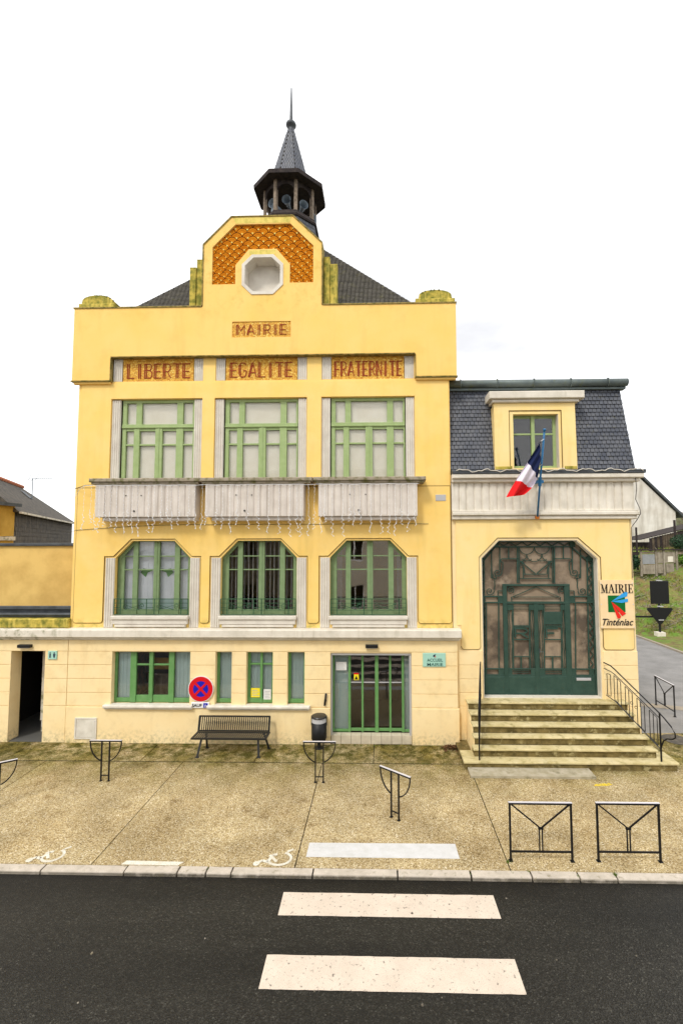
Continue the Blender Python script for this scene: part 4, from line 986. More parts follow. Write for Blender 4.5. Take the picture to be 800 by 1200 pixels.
# ---- portal ironwork: drawing grid 0..1 across, real heights
PX0, PX1, PZ0, PZ1 = 2.955, 6.245, 1.24, 5.72; PY = .30
def px(x, y):
    xl = 48 + 14 * (y - 180) / 820; xr = 707 + 27 * (y - 180) / 820
    return PX0 + (x - xl) / (xr - xl) * (PX1 - PX0), PZ0 + (1005 - y) * (PZ1 - PZ0) / 935
def pb(q, x0, y0, x1, y1, w=.03, d=.03, yy=PY): a = px(x0, y0); b = px(x1, y1); q.bar((a[0], yy, a[1]), (b[0], yy, b[1]), w, d)
def pr(q, x0, y0, x1, y1, d=.05, yy=PY):
    a = px(x0, y1); b = px(x1, y0); q.cbox(a[0], b[0], yy - d / 2, yy + d / 2, a[1], b[1], .006)
pd = thing; q = MB(); q.slab(inset(ph, .02), [], PY + .05, PY + .06); q.build('frosted_glass', 'frost_glass', EW)
q = MB(); FR = q
for n_, (x0, y0, x1, y1) in enumerate(((191, 337, 571, 349), (191, 443, 571, 456), (192, 336, 203, 1000), (558, 336, 570, 1000), (375, 457, 385, 1003))): pr(q, x0, y0, x1, y1, .07 - .004 * n_)
for (x0, y0, x1, y1) in ((58, 408, 190, 416), (58, 445, 190, 453), (570, 408, 710, 416), (570, 445, 712, 453), (62, 845, 720, 852), (62, 882, 722, 890)): pr(q, x0, y0, x1, y1, .042, PY + .001)
for (x0, y0, x1, y1) in ((152, 410, 190, 447), (568, 410, 604, 447), (58, 410, 78, 447), (680, 410, 706, 447), (62, 850, 84, 884), (160, 850, 196, 884), (346, 850, 378, 884), (386, 850, 430, 884), (204, 850, 236, 884), (528, 850, 560, 884), (572, 850, 610, 884), (688, 850, 716, 884),
                         (204, 460, 238, 495), (334, 460, 374, 495), (386, 460, 418, 495), (520, 460, 556, 495), (420, 505, 524, 582)): pr(q, x0, y0, x1, y1, .030, PY + .002)
fr_ = q.build('portal_frame', 'green_portal', EW)
for (x0, x1) in ((62, 198), (208, 376), (390, 564), (576, 724)):
    q = MB(); a, b = px(x0, 1003)[0], px(x1, 1003)[0]; q.cbox(a, b, PY - .03, PY + .04, PZ0 + .005, px(0, 890)[1], .012)
    q.cbox(a + .05, b - .05, PY - .037, PY - .02, PZ0 + .06, px(0, 890)[1] - .04, .006); q.build('bottom_panel', 'green_portal', fr_)
q = MB(); pr(q, 610, 898, 694, 914, .03, PY - .035); q.build('letter_slot', 'plaque_grey', fr_)
# lattice borders
def zig(q, x, y0, y1, n, w, horizontal=False):
    for i in range(n):
        a = y0 + (y1 - y0) * i / n; b = y0 + (y1 - y0) * (i + 1) / n; m_ = (a + b) / 2
        if horizontal: pb(q, a, x, m_, x + w, .022); pb(q, m_, x + w, b, x, .022)
        else: pb(q, x, a, x + w, m_, .022); pb(q, x + w, m_, x, b, .022)
q = MB()
zig(q, 52, 180, 408, 4, 18); zig(q, 60, 455, 845, 7, 16); zig(q, 680, 190, 408, 4, 22); zig(q, 690, 455, 845, 7, 20)
zig(q, 78, 150, 580, 6, 24, True)
pb(q, 70, 180, 70, 845, .035); pb(q, 52, 180, 62, 1003, .05, .06); pb(q, 674, 180, 686, 845, .035); pb(q, 704, 175, 730, 1003, .05, .06)
pb(q, 135, 108, 575, 108, .04); pb(q, 145, 74, 600, 74, .05, .06); pb(q, 145, 74, 52, 180, .05, .06); pb(q, 603, 74, 704, 178, .05, .06); pb(q, 135, 108, 70, 190, .04); pb(q, 580, 108, 674, 190, .04)
pr(q, 128, 76, 156, 110, .05, PY + .003); pr(q, 574, 76, 604, 110, .05, PY + .003)
q.bar((px(52, 180)[0], PY, px(0, 180)[1]), (px(70, 180)[0], PY, px(0, 180)[1]), .1, .04); pr(q, 670, 168, 704, 196, .05, PY + .004); q.build('lattice_border', 'green_portal', fr_)
# upper ornament
q = MB()
for mirror in (0, 1):
    X = (lambda x: 378 - (x - 368) + 5) if mirror else (lambda x: x)
    for x, y0, y1 in ((115, 125, 300), (163, 110, 250), (215, 110, 180)): pb(q, X(x), y0, X(x), y1, .028)
    pb(q, X(178), 181, X(268), 181, .028); pb(q, X(268), 110, X(268), 330, .04); pb(q, X(278), 110, X(278), 330, .018)
    sp_ = lambda cx, cy, r_, a0, dr: [(lambda P: (P[0], PY, P[1]))(px(X(cx + (r_ * (1 - .8 * i / 20)) * math.cos(R(a0) + dr * 2 * math.pi * 1.4 * i / 20)), cy - (r_ * (1 - .8 * i / 20)) * math.sin(R(a0) + dr * 2 * math.pi * 1.4 * i / 20))) for i in range(21)]
    def curve(pts): q.path([(lambda P: (P[0], PY, P[1]))(px(X(x), y)) for x, y in pts], .022, .022)
    curve([(178, 181), (168, 188), (170, 200), (182, 204), (180, 240)]); q.path(sp_(150, 266, 26, 20, -1), .022, .022); curve([(180, 240), (176, 256)])
    curve([(124, 275), (122, 300), (140, 306), (142, 292), (134, 286)]); curve([(132, 300), (134, 350), (128, 372)]); q.path(sp_(104, 380, 26, 10, -1), .022, .022)
    q.path(sp_(288, 212, 18, 0, 1), .018, .018); curve([(300, 220), (302, 300)]); curve([(306, 232), (310, 275)])
    q.path(sp_(226, 372, 22, -60, 1), .022, .022)
    pb(q, X(232), 415, X(232), 440, .022); pb(q, X(240), 414, X(378), 352, .018); pb(q, X(284), 195, X(371), 272, .026)
    pb(q, X(152), 378, X(186), 378, .022); pb(q, X(152), 378, X(152), 410, .022)
def arc(cx, cy, r_, a0, a1): q.path([(lambda P: (P[0], PY, P[1]))(px(cx + r_ * math.cos(R(a)), cy - r_ * math.sin(R(a)))) for a in range(a0, a1 + 1, 15)], .02, .02)
for cx_ in (322, 411): arc(cx_, 110, 44, 180, 360)
arc(366, 155, 44, 180, 360); arc(278, 155, 44, 270, 360); arc(455, 155, 44, 180, 270); arc(322, 155, 40, 225, 315); arc(411, 155, 40, 225, 315)
pb(q, 304, 276, 436, 276, .026); pb(q, 284, 302, 462, 302, .026); pb(q, 230, 415, 516, 415, .018)
q.build('scrollwork', 'green_portal', fr_)
# side lights and door leaves
for x in (82, 156, 606):
    q = MB(); pb(q, x, 453, x + 2, 882, .03); q.build('sidelight_bar', 'green_portal', fr_)
for side, (u0, u1, v0, v1) in enumerate(((216, 240, 340, 362), (394, 416, 528, 548))):
    q = MB(); lx0, lx1 = (240, 336) if side == 0 else (422, 524)
    for x in (lx0, lx1): pb(q, x, 460, x + 3, 850, .03, .035)
    for yy in (590, 597, 672, 775): pb(q, lx0, yy, lx1, yy, .026, .03, PY + .0015)
    for yy in (476, 488, 858, 868): pb(q, lx0, yy, lx1, yy, .014, .02)
    m_ = (lx0 + lx1) / 2; pb(q, m_, 775, m_, 850, .04, .03)
    for x in (u0 - 6, u0 + 3, u1 - 4, v0 + 4, v1 - 6, v1 + 4):
        pts = [px(x + 2.2 * math.sin(yy / 18.), yy) for yy in range(495, 851, 9)]; q.path([(a, PY, b) for a, b in pts], .015, .02)
    lf = q.build('door_leaf', 'green_portal', fr_)
    L0 = px(lx0 + 8, 660); L1 = px(lx1 - 8, 604); q = MB(); w_, h_ = L1[0] - L0[0], L1[1] - L0[1]
    PP = lambda u, v: (L0[0] + u * w_, PY - .002, L0[1] + v * h_)
    if side == 0:
        q.bar(PP(.08, 0), PP(.08, 1), .05, .03); q.path([PP(.0, .97), PP(.7, .97), PP(.92, .85), PP(.92, .6), PP(.7, .45), PP(.1, .45)], .045, .032); q.bar(PP(.5, .45), PP(.98, 0), .055, .034)
    else:
        q.bar(PP(.08, 0), PP(.08, 1), .05, .03); q.bar(PP(.0, .97), PP(.85, .97), .045, .032); q.bar(PP(.05, .48), PP(.6, .48), .05, .034)
    q.build('door_letter', 'green_portal', fr_)
q = MB(); pb(q, 396, 726, 396, 752, .02, .05, PY - .02); a = px(400, 742); q.tube([(a[0], PY - .03, a[1]), (a[0], PY - .08, a[1]), (a[0] + .07, PY - .085, a[1])], .009, 8); q.build('door_handle', 'zinc', fr_)
# down pipe / cable at corner
cab = MB(); cab.tube([(7.33, -.16, 7.66), (7.34, -.18, 7.2), (7.345, -.10, 6.9), (7.40, -.2, 6.62), (7.42, -.19, 6.48), (7.34, -.13, 6.3), (7.24, -.02, 6.1), (7.23, -.02, 5.0), (7.22, -.02, 4.65)], .011, 6); cab.build('cable', 'cable', EW)
cab = MB(); pts = []
for i in range(60):
    x = 2.2 + i * .09; pts.append((x, -.25 - .01 * math.sin(i), 7.74 + .035 * math.sin(i * .8) + .02 * math.sin(i * 2.1)))
cab.tube(pts, .012, 5); cab.build('cable', 'pilaster_paint', EW)

# ================================================================== steps
SP = thing('entrance_steps', 'weathered stone steps rising to the iron portal, mossy risers', 'steps', (4.7, -.8, 0))
lv = [(1.24, -.30, 2.40, 6.84), (1.035, -.60, 2.42, 6.84), (.825, -.85, 2.43, 6.86), (.62, -1.07, 2.41, 6.92), (.41, -1.30, 2.36, 7.0), (.205, -1.55, 2.07, 7.36)]
ybk = [.1, -.28, -.56, -.82, -1.04, -.95]
for (z, yf, a, b), yb in zip(lv, ybk):
    q = MB(); zb = z - .205
    q.box(a + .03, b - .03, yf + .045, max(yb, yf + .4) if z < 1.2 else .08, max(zb, 0) , z - .055); rs = q.build('step', 'stone_riser', SP)
    q = MB(); yb2 = (yb if z > .3 else -.9) if z < 1.2 else .09; nx_ = 14
    top = []; 
    for i in range(nx_ + 1):
        top.append((a + (b - a) * i / nx_, yf + random.uniform(-.006, .010)))
    c = .012
    vs = []
    for x, y_ in top: vs += [(x, y_ + c, z), (x, y_, z - c), (x, y_, z - .042), (x, y_ + .02, z - .056), (x, yb2, z - .056), (x, yb2, z)]
    fs = []
    for i in range(nx_):
        for k in range(6):
            l = (k + 1) % 6; fs.append((i * 6 + k, i * 6 + l, (i + 1) * 6 + l, (i + 1) * 6 + k))
    fs += [tuple(range(5, -1, -1)), tuple(nx_ * 6 + k for k in range(6))]
    q.add(vs, [tuple(reversed(f)) for f in fs]); q.build('tread', 'stone_step', rs)
q = MB(); q.slab([], [], 0, 0) if 0 else None
q = MB(); ys = [-.28, -.58, -.83, -1.05, -1.28]; zt = [1.185, .98, .77, .565, .355]
for i, (y_, z) in enumerate(zip(ys, zt)):
    q.box(2.415, 2.45, y_ + .03, (ys[i - 1] + .03 if i else .02), .0 + (0), z - .002); q.box(6.80, 6.83, y_ + .03, (ys[i - 1] + .03 if i else .02), 0, z - .002)
q.build('step_side', 'yellow_pale', SP)
q = MB(); q.box(2.08, 2.42, -.93, .0, .0, .10); q.build('side_base', 'stone_riser', SP)
q = MB(); q.box(2.16, 5.15, -1.93, -1.50, .001, .055); sb = q.build('concrete_pad', 'concrete', SP)

# ---- railings of the steps
def rail(label, xa, xb, curl):
    t = thing('stair_railing', label, 'railing', (xb, -1.45, .205), 'railings of the entrance steps')
    X = lambda s_: xa + (xb - xa) * s_; Y = lambda s_: -.08 - 1.37 * s_
    P = lambda s_, z: (X(s_), Y(s_), z)
    q = MB(); pts = [P(0, 2.28), P(.14, 2.24), P(.22, 2.17), P(.6, 1.785), P(1.0, 1.385)]
    if curl: pts += [P(1.08, 1.29), P(1.18, 1.15), P(1.235, 1.02), P(1.24, .92), P(1.19, .85), P(1.11, .82), P(1.05, .74), P(1.02, .62), P(1.0, .5)]
    q.tube(pts, .017, 8); q.build('handrail', 'black_metal', t, True)
    q = MB(); q.path([P(0, 2.12), P(.14, 2.08), P(.22, 2.03), P(1.0, 1.26)], .02, .02); q.path([P(.03, 1.40), P(.22, 1.30), P(1.0, .50)], .022, .022); q.build('rail', 'black_metal', t)
    q = MB(); q.bar(P(1, .2), P(1, 1.40), .03, .03); q.build('post', 'black_metal', t)
    zt_ = lambda s_: (2.03 - (s_ - .22) / .78 * .77) - .05; zb_ = lambda s_: (1.30 - (s_ - .22) / .78 * .80) + .03
    for s_ in (.06, .13): 
        q = MB(); q.bar(P(s_, 1.42), P(s_, 2.0), .014, .014); q.build('baluster', 'black_metal', t)
    q = MB(); q.bar(P(.06, 2.0), P(.13, 1.99), .014, .014); q.bar(P(.06, 1.42), P(.13, 1.40), .014, .014); q.build('baluster_link', 'black_metal', t)
    for g0 in (.20, .41, .62, .83):
        for k in range(3):
            s_ = g0 + k * .063; q = MB(); q.bar(P(s_, zb_(s_)), P(s_, zt_(s_)), .014, .014); q.build('baluster', 'black_metal', t)
        q = MB(); a, b = g0, g0 + .126; q.bar(P(a, zt_(a)), P(b, zt_(b)), .014, .014); q.bar(P(a, zb_(a)), P(b, zb_(b)), .014, .014); q.build('baluster_link', 'black_metal', t)
    q = MB()
    for s_ in (.52, .60): q.path([tuple(Vector(P(s_, 0)) + Vector(((xb - xa) / 1.4 * .035 * math.cos(a * .6), -.035 * math.cos(a * .6), (1.9 - s_ * .95) + .035 * math.sin(a * .6)))) for a in range(11)], .01, .01)
    q.build('ornament', 'black_metal', t)
    return t
rail('black railing right of the steps, its handrail curling out at the foot', 6.28, 6.98, True)
rail('black railing left of the steps, seen edge-on as one upright line', 2.83, 2.47, False)

# ================================================================== signs and fittings on the walls
# village board
sg = thing('town_board', 'peach board reading MAIRIE above a green, blue and red emblem', 'sign', (6.75, -.03, 3.2))
q = MB(); q.cbox(6.26, 7.215, -.045, -.02, 3.22, 4.59, .004); q.build('board', 'panel_peach', sg)
for x in (6.29, 7.185):
    for z in (3.26, 3.9, 4.5): q = MB(); q.tube([(x, -.055, z), (x, -.04, z)], .014, 8); q.build('screw', 'steel', sg)
SER = {  # heavy serif capitals: (x0,z0,x1,z1,width)
 'M': (1.0, [(.16, .05, .16, .95, .05), (.18, .95, .48, .05, .17), (.48, .05, .80, .95, .05), (.84, .05, .84, .95, .18)], [(.0, .32, 0), (.0, .2, 1), (.68, 1.0, 0), (.84, 1.0, 1)]),
 'A': (.84, [(.10, .05, .42, 1., .06), (.42, 1., .74, .05, .18), (.22, .36, .62, .36, .06)], [(-.02, .24, 0), (.56, .90, 0)]),
 'I': (.40, [(.2, .05, .2, .95, .18)], [(.03, .37, 0), (.03, .37, 1)]),
 'R': (.80, [(.2, .05, .2, .95, .18), (.2, .96, .5, .96, .06), (.5, .94, .62, .84, .1), (.62, .84, .62, .64, .17), (.62, .64, .5, .52, .1), (.2, .5, .5, .5, .06), (.42, .5, .76, .06, .18)], [(.03, .37, 0), (.0, .2, 1), (.66, .90, 0)]),
 'E': (.70, [(.2, .05, .2, .95, .18), (.2, .97, .64, .97, .06), (.2, .5, .48, .5, .06), (.2, .03, .66, .03, .06), (.64, .76, .64, 1., .06), (.66, 0, .66, .26, .06), (.48, .38, .48, .62, .06)], [(.03, .25, 0), (.03, .25, 1)]),
}
word = 'MAIRIE'; tot = sum(SER[c][0] for c in word) + .10 * 5; x0, x1, z0, z1 = 6.29, 7.19, 4.22, 4.47; s_ = (x1 - x0) / tot; h = z1 - z0; x = x0
for ch in word:
    wd, seg, ser = SER[ch]; q = MB(); e = 0
    for (a, b, c, d, w) in seg: q.bar((x + a * s_, -.05 - e, z0 + b * h), (x + c * s_, -.05 - e, z0 + d * h), w * s_, .01); e += .0004
    for (a, b, top) in ser: q.box(x + a * s_, x + b * s_, -.056 - e, -.045, z0 + (h * .945 if top else 0), z0 + (h if top else h * .055)); e += .0004
    q.build('letter', 'ink', sg); x += (wd + .10) * s_
put_text('lettering', 'Tinténiac', 6.74, -.05, 3.40, .86, .19, 'ink', sg, .01, .35, .010)
q = MB(); q.box(6.48, 6.96, -.052, -.044, 3.68, 4.15); q.build('emblem_square', 'logo_green', sg)
hub = (6.57, 3.98)
def feather(p0, p1, p2, mat, y): q = MB(); q.slab([hub, p0, p1, p2] if True else [], [], y, y + .004); q.build('emblem_streak', mat, sg)
feather((6.86, 3.94), (7.04, 3.975), (7.04, 4.06), 'logo_blue', -.058); feather((7.02, 4.13), (7.04, 4.24), (6.95, 4.25), 'logo_blue', -.0585)
feather((6.73, 3.50), (6.80, 3.51), (6.83, 3.56), 'logo_red', -.0592); feather((6.86, 3.57), (6.97, 3.64), (6.80, 3.80), 'logo_red', -.0598)
# reception sign
rs = thing('reception_sign', 'pale aqua wall sign reading ACCUEIL MAIRIE right of the glass doors', 'sign', (1.51, -.17, 2.16))
q = MB(); q.cbox(1.19, 1.83, -.185, -.156, 2.17, 2.55, .006); q.build('board', 'sign_aqua', rs)
put_text('lettering', 'ACCUEIL', 1.53, -.188, 2.355, .44, .085, 'sign_teal_text', rs, .004, 0, .006)
put_text('lettering', 'MAIRIE', 1.53, -.188, 2.235, .44, .085, 'sign_teal_text', rs, .004, 0, .006)
q = MB(); q.slab([(1.47, 2.46), (1.51, 2.44), (1.56, 2.52), (1.49, 2.50)], [], -.192, -.186); q.build('emblem', 'sign_dark', rs)
q = MB(); q.slab([(1.52, 2.47), (1.53, 2.43), (1.56, 2.45)], [], -.1925, -.1865); q.build('emblem', 'logo_red', rs)
# no stopping sign
ns = thing('no_stopping_sign', 'round red and blue no-stopping sign fixed to the wall between windows', 'sign', (-5.1, -.17, 1.3))
def ring(r0, r1, y0, y1, c, n=36):
    q = MB(); o = [(c[0] + r1 * math.cos(2 * math.pi * i / n), c[1] + r1 * math.sin(2 * math.pi * i / n)) for i in range(n)]
    hh = [[(c[0] + r0 * math.cos(2 * math.pi * i / n), c[1] + r0 * math.sin(2 * math.pi * i / n)) for i in range(n)]] if r0 else []
    q.slab(o, hh, y0, y1); return q
c0 = (-5.12, 1.53)
ring(0, .365, -.20, -.175, c0).build('sign_plate', 'sign_white', ns); ring(.22, .345, -.208, -.199, c0).build('red_ring', 'sign_red', ns); ring(0, .225, -.204, -.1995, c0).build('blue_field', 'sign_blue', ns)
q = MB(); d = .17; q.bar((c0[0] - d, -.208, c0[1] - d), (c0[0] + d, -.208, c0[1] + d), .065, .008); q.bar((c0[0] - d, -.2075, c0[1] + d), (c0[0] + d, -.2075, c0[1] - d), .065, .008); q.build('red_cross', 'sign_red', ns)
ps = thing('exemption_plate', 'small white plate reading SAUF with a blue wheelchair square, under the round sign', 'sign', (-5.13, -.17, 1.0))
q = MB(); q.cbox(-5.38, -4.87, -.215, -.180, 1.0, 1.16, .01); q.build('plate', 'sign_white', ps)
put_text('lettering', 'SAUF', -5.215, -.218, 1.08, .28, .085, 'ink', ps, .004, 0, .025)
q = MB(); q.box(-5.03, -4.905, -.222, -.216, 1.02, 1.145); q.build('blue_square', 'sign_blue', ps)
q = MB(); cc = (-4.965, 1.07); q.path([(cc[0] + .028 * math.cos(R(a)), -.224, cc[1] - .005 + .028 * math.sin(R(a))) for a in range(120, 390, 30)], .010, .004); q.path([(cc[0] - .005, -.225, 1.12), (cc[0] - .003, -.225, 1.08), (cc[0] + .025, -.225, 1.075), (cc[0] + .035, -.225, 1.045)], .010, .004)
q.build('wheelchair_symbol', 'sign_white', ps)
# wc sign
wc = thing('toilet_sign', 'small aqua sign with two figures beside the open doorway', 'sign', (-9.45, -.17, 2.33))
q = MB(); q.cbox(-9.6, -9.34, -.185, -.155, 2.34, 2.58, .006); q.build('board', 'sign_aqua', wc)
q = MB()
for x, w1 in ((-9.53, .02), (-9.41, .035)):
    q.slab([(x - .018, 2.39), (x + .018, 2.39), (x + w1, 2.50), (x - w1, 2.50)], [], -.190, -.184); q.slab([(x + .02 * math.cos(R(a)), 2.525 + .018 * math.sin(R(a))) for a in range(0, 360, 45)], [], -.190, -.184)
q.build('pictogram', 'sign_dark', wc)
for lab, a, b, z in (('black wall lamp above the sliding glass doors', -.43, -.08, 2.70), ('black wall lamp above the open doorway at far left', -10.46, -10.08, 2.68)):
    l = thing('wall_lamp', lab, 'lamp', ((a + b) / 2, -.2, z), 'wall lamps')
    q = MB(); q.cbox(a, b, -.27, -.16, z, z + .085, .012); q.build('housing', 'black_metal', l); q = MB(); q.box(a + .03, b - .03, -.25, -.18, z - .012, z); q.build('diffuser', 'plaque_grey', l)
hb = thing('meter_hatch', 'square cream meter hatch low on the wall left of the bench', 'hatch', (-8.41, -.18, .12))
q = MB(); q.slab(rect(-8.73, -8.10, .12, .71), [rect(-8.69, -8.14, .16, .67)], -.20, -.17); q.build('hatch_frame', 'sill_white', hb)
q = MB(); q.cbox(-8.685, -8.145, -.192, -.17, .165, .665, .006); hd = q.build('hatch_door', 'sill_white', hb)
for x, z in ((-8.16, .62), (-8.67, .4)):
    q = MB(); q.tube([(x, -.2, z), (x, -.19, z)], .012, 8); q.build('hinge', 'steel', hd)
at = thing('wall_ashtray', 'slim black ashtray tube on the wall above the litter bin', 'ashtray', (-1.56, -.2, 1.07))
q = MB(); q.tube([(-1.59, -.2, 1.09), (-1.55, -.2, 1.42)], .028, 10); q.build('tube', 'black_metal', at, True); q = MB(); q.box(-1.6, -1.54, -.19, -.15, 1.2, 1.24); q.build('bracket', 'black_metal', at)

# ---- flag
fp = thing('flagpole', 'slanting blue flagpole on the frieze with a drooping French tricolour', 'flagpole', (4.5, -.16, 6.36))
q = MB(); q.tube([(4.5, -.2, 6.40), (4.505, -.47, 7.36), (4.45, -1.08, 8.69)], .028, 10); q.build('pole', 'blue_pole', fp, True)
q = MB(); q.tube([(4.45, -1.08, 8.68), (4.448, -1.10, 8.74)], .04, 10); q.build('pole_tip', 'blue_pole', fp, True)
q = MB(); q.box(4.42, 4.60, -.50, -.22, 7.34, 7.42); q.tube([(4.505, -.44, 7.26), (4.50, -.50, 7.50)], .05, 8); q.build('bracket', 'blue_pole', fp)
q = MB(); q.box(4.45, 4.55, -.22, -.14, 6.34, 6.42); q.build('foot_bracket', 'rust', fp)
def flag_pt(u, v):
    # u hoist->fly, v top->bottom ; cloth hangs from the slanted pole
    A = Vector((4.37, -1.00, 8.42)); B = Vector((4.43, -.72, 7.78)); Cc = Vector((3.52, -.74, 6.92)); Dd = Vector((3.93, -.66, 6.98))
    p = (A * (1 - v) + B * v) * (1 - u) + (Cc * (1 - v) + Dd * v) * u
    sag = math.sin(u * math.pi) * .13
    p.x -= sag * .35 * (1 - v); p.z -= sag * (.3 + .1 * v) * (1 if v < .5 else 1.2); p.x += .14 * math.sin(math.pi * u) * v ** 2
    p.y += .10 * math.sin(v * 7.5 + u * 3.0) * (.3 + .7 * u) + .05 * math.sin(v * 15 + u)
    p.x += .03 * math.sin(v * 9 + u * 5) * u
    return p
cl = MB(); cloth = None
for bi, (nm, mt_) in enumerate((('blue_band', 'flag_blue'), ('white_band', 'flag_white'), ('red_band', 'flag_red'))):
    q = MB(); nu, nv = 10, 26
    vs = [flag_pt((bi + i / nu) / 3, j / nv) for j in range(nv + 1) for i in range(nu + 1)]
    n_ = len(vs); off = Vector((0, .004, 0)); vs2 = [v + off for v in vs]
    fs = [(j * (nu + 1) + i, j * (nu + 1) + i + 1, (j + 1) * (nu + 1) + i + 1, (j + 1) * (nu + 1) + i) for j in range(nv) for i in range(nu)]
    q.add(vs + vs2, fs + [tuple(k + n_ for k in reversed(f)) for f in fs]); q.build(nm, mt_, fp, True)
for v in (0, 1):
    p = flag_pt(0, v); q = MB(); q.tube([tuple(p), (4.455 - .0 + (v * .03), -1.02 + v * .30, p.z + .05)], .008, 6); q.build('tie', 'sign_white', fp)

# ---- icicle lights strung under the balconies
il = thing('icicle_lights', 'string of white icicle lights hanging across the three balconies', 'lights', (-3.6, -.5, 6.0))
q = MB(); pts = [(-9.08, -.1, 6.95), (-8.75, -.35, 7.25)] + [(-8.5 + i * .2, -.475, 7.34 + .012 * math.sin(i * 1.9)) for i in range(49)]; q.tube(pts, .006, 5); q.build('wire', 'bulb_string', il)
pts = [(-9.1, -.04, 7.30), (-8.6, -.3, 7.38), (-8.3, -.46, 7.36)]; q = MB(); q.tube(pts, .008, 5); q.build('wire', 'cable', il)
protos = []
for k in range(6):
    q = MB(); L_ = random.uniform(1.35, 1.62); n = int(L_ / .055); x = y_ = 0; pts = []; lo_ = int(n * .62)
    for i in range(n):
        amp = .012 if i < n * .6 else .045; pts.append((x + random.uniform(-amp, amp), random.uniform(-.012, .012), -i * L_ / n))
    q.tube(pts[:lo_ + 1], .0028, 4); q.tube(pts[lo_:], .0058, 4)
    for i, p in enumerate(pts):
        b_ = .012 if i > lo_ else .007
        if i % 2 == 0: q.box(p[0] - b_, p[0] + b_, p[1] - b_, p[1] + b_, p[2] - b_, p[2] + b_)
    me = bpy.data.meshes.new('light_strand'); me.from_pydata(q.v, [], q.f); me.materials.append(MATS['bulb_string']); protos.append(me)
x = -8.52; i = 0
while x < 1.02:
    o = bpy.data.objects.new('light_strand', protos[random.randrange(6)]); COL.objects.link(o); o.parent = il
    o.location = Vector((x, -.48, 7.34)) - WL[il]; o.scale = (random.choice((-1, 1)), 1, random.choice((.78, .86, .92, 1, 1))); x += random.choice((.12, .17, .21, .30)); i += 1
# sagging telephone cable across the facade
q = MB(); q.tube([(-13.5, -.6, 5.70), (-11, -.3, 5.88), (-9.12, -.06, 6.02)] + [(-9.0 + i * .65, -.045, 6.07 + .15 * math.sin(min(i / 5, 1) * 1.5)) for i in range(17)], .006, 5)
tag(q.build('facade_cable', 'cable'), 'thin dark cable running along the yellow wall below the balconies', 'cable')

# ================================================================== street furniture
# bench
bn = thing('bench', 'black metal slatted bench against the wall under the windows', 'bench', (-4.08, -.75, 0))
bx0, bx1 = -5.08, -3.08
def brow(name, mat='anthracite'): pass
q = MB(); q.bar((bx0, -.36, .84), (bx1, -.36, .84), .035, .035); q.bar((bx0 + .0, -.45, .48), (bx1, -.45, .48), .03, .03); q.bar((bx0 + .01, -.37, .84), (bx0 + .01, -.46, .46), .03, .03); q.bar((bx1 - .01, -.37, .84), (bx1 - .01, -.46, .46), .03, .03); bk = q.build('back_frame', 'anthracite', bn)
n = 34; src = None
for i in range(n):
    x = bx0 + .04 + i * (bx1 - bx0 - .08) / (n - 1)
    if src is None: q = MB(); q.bar((x, -.365, .83), (x, -.45, .48), .026, .012); src = q.build('slat', 'anthracite', bk); s0 = WL[src].copy()
    else: inst(src, bk, (s0.x + i * (bx1 - bx0 - .08) / (n - 1), s0.y, s0.z))
q = MB(); q.bar((bx0 - .02, -.88, .44), (bx1 + .02, -.88, .44), .04, .05); q.bar((bx0 - .02, -.46, .44), (bx1 + .02, -.46, .44), .03, .03); q.bar((bx0, -.88, .44), (bx0, -.46, .44), .03, .04); q.bar((bx1, -.88, .44), (bx1, -.46, .44), .03, .04); sf = q.build('seat_frame', 'anthracite', bn)
src = None
for i in range(n):
    x = bx0 + .04 + i * (bx1 - bx0 - .08) / (n - 1)
    if src is None: q = MB(); q.bar((x, -.86, .448), (x, -.47, .448), .036, .012); src = q.build('slat', 'anthracite', sf); s0 = WL[src].copy()
    else: inst(src, sf, (s0.x + i * (bx1 - bx0 - .08) / (n - 1), s0.y, s0.z))
for (xt, yt, xb_, yb_) in ((bx0 + .25, -.82, bx0 + .20, -.99), (bx0 + .25, -.5, bx0 + .26, -.42), (bx1 - .22, -.82, bx1 - .16, -.97), (bx1 - .14, -.5, bx1 - .02, -.42)):
    q = MB(); q.bar((xt, yt, .43), (xb_, yb_, .0), .05, .03); q.box(xb_ - .05, xb_ + .05, yb_ - .04, yb_ + .04, .0, .012); q.build('leg', 'anthracite', bn)
# litter bin
lb = thing('litter_bin', 'black litter bin with steel lid against the wall beside the doors', 'bin', (-1.72, -.36, 0))
q = MB(); q.lathe([(.17, .20), (.21, .27), (.21, .72)], (-1.72, -.38), 24); q.build('body', 'black_metal', lb, True)
q = MB(); q.lathe([(.205, .70), (.205, .74), (.19, .84)], (-1.72, -.38), 24, 0, False); q.build('hood_liner', 'plaque_grey', lb, True)
q = MB(); q.lathe([(.212, .84), (.218, .86), (.20, .885), (.05, .90)], (-1.72, -.38), 24); q.build('lid', 'anthracite', lb)
for sx in (-1, 1):
    q = MB(); q.box(-1.72 + sx * .2 - .02, -1.72 + sx * .2 + .02, -.40, -.34, .62, .87); q.build('lid_arm', 'anthracite', lb)
q = MB(); q.tube([(-1.72, -.38, .0), (-1.72, -.38, .22)], .05, 10); q.lathe([(.12, 0), (.12, .02)], (-1.72, -.38), 14); q.build('foot', 'anthracite', lb)
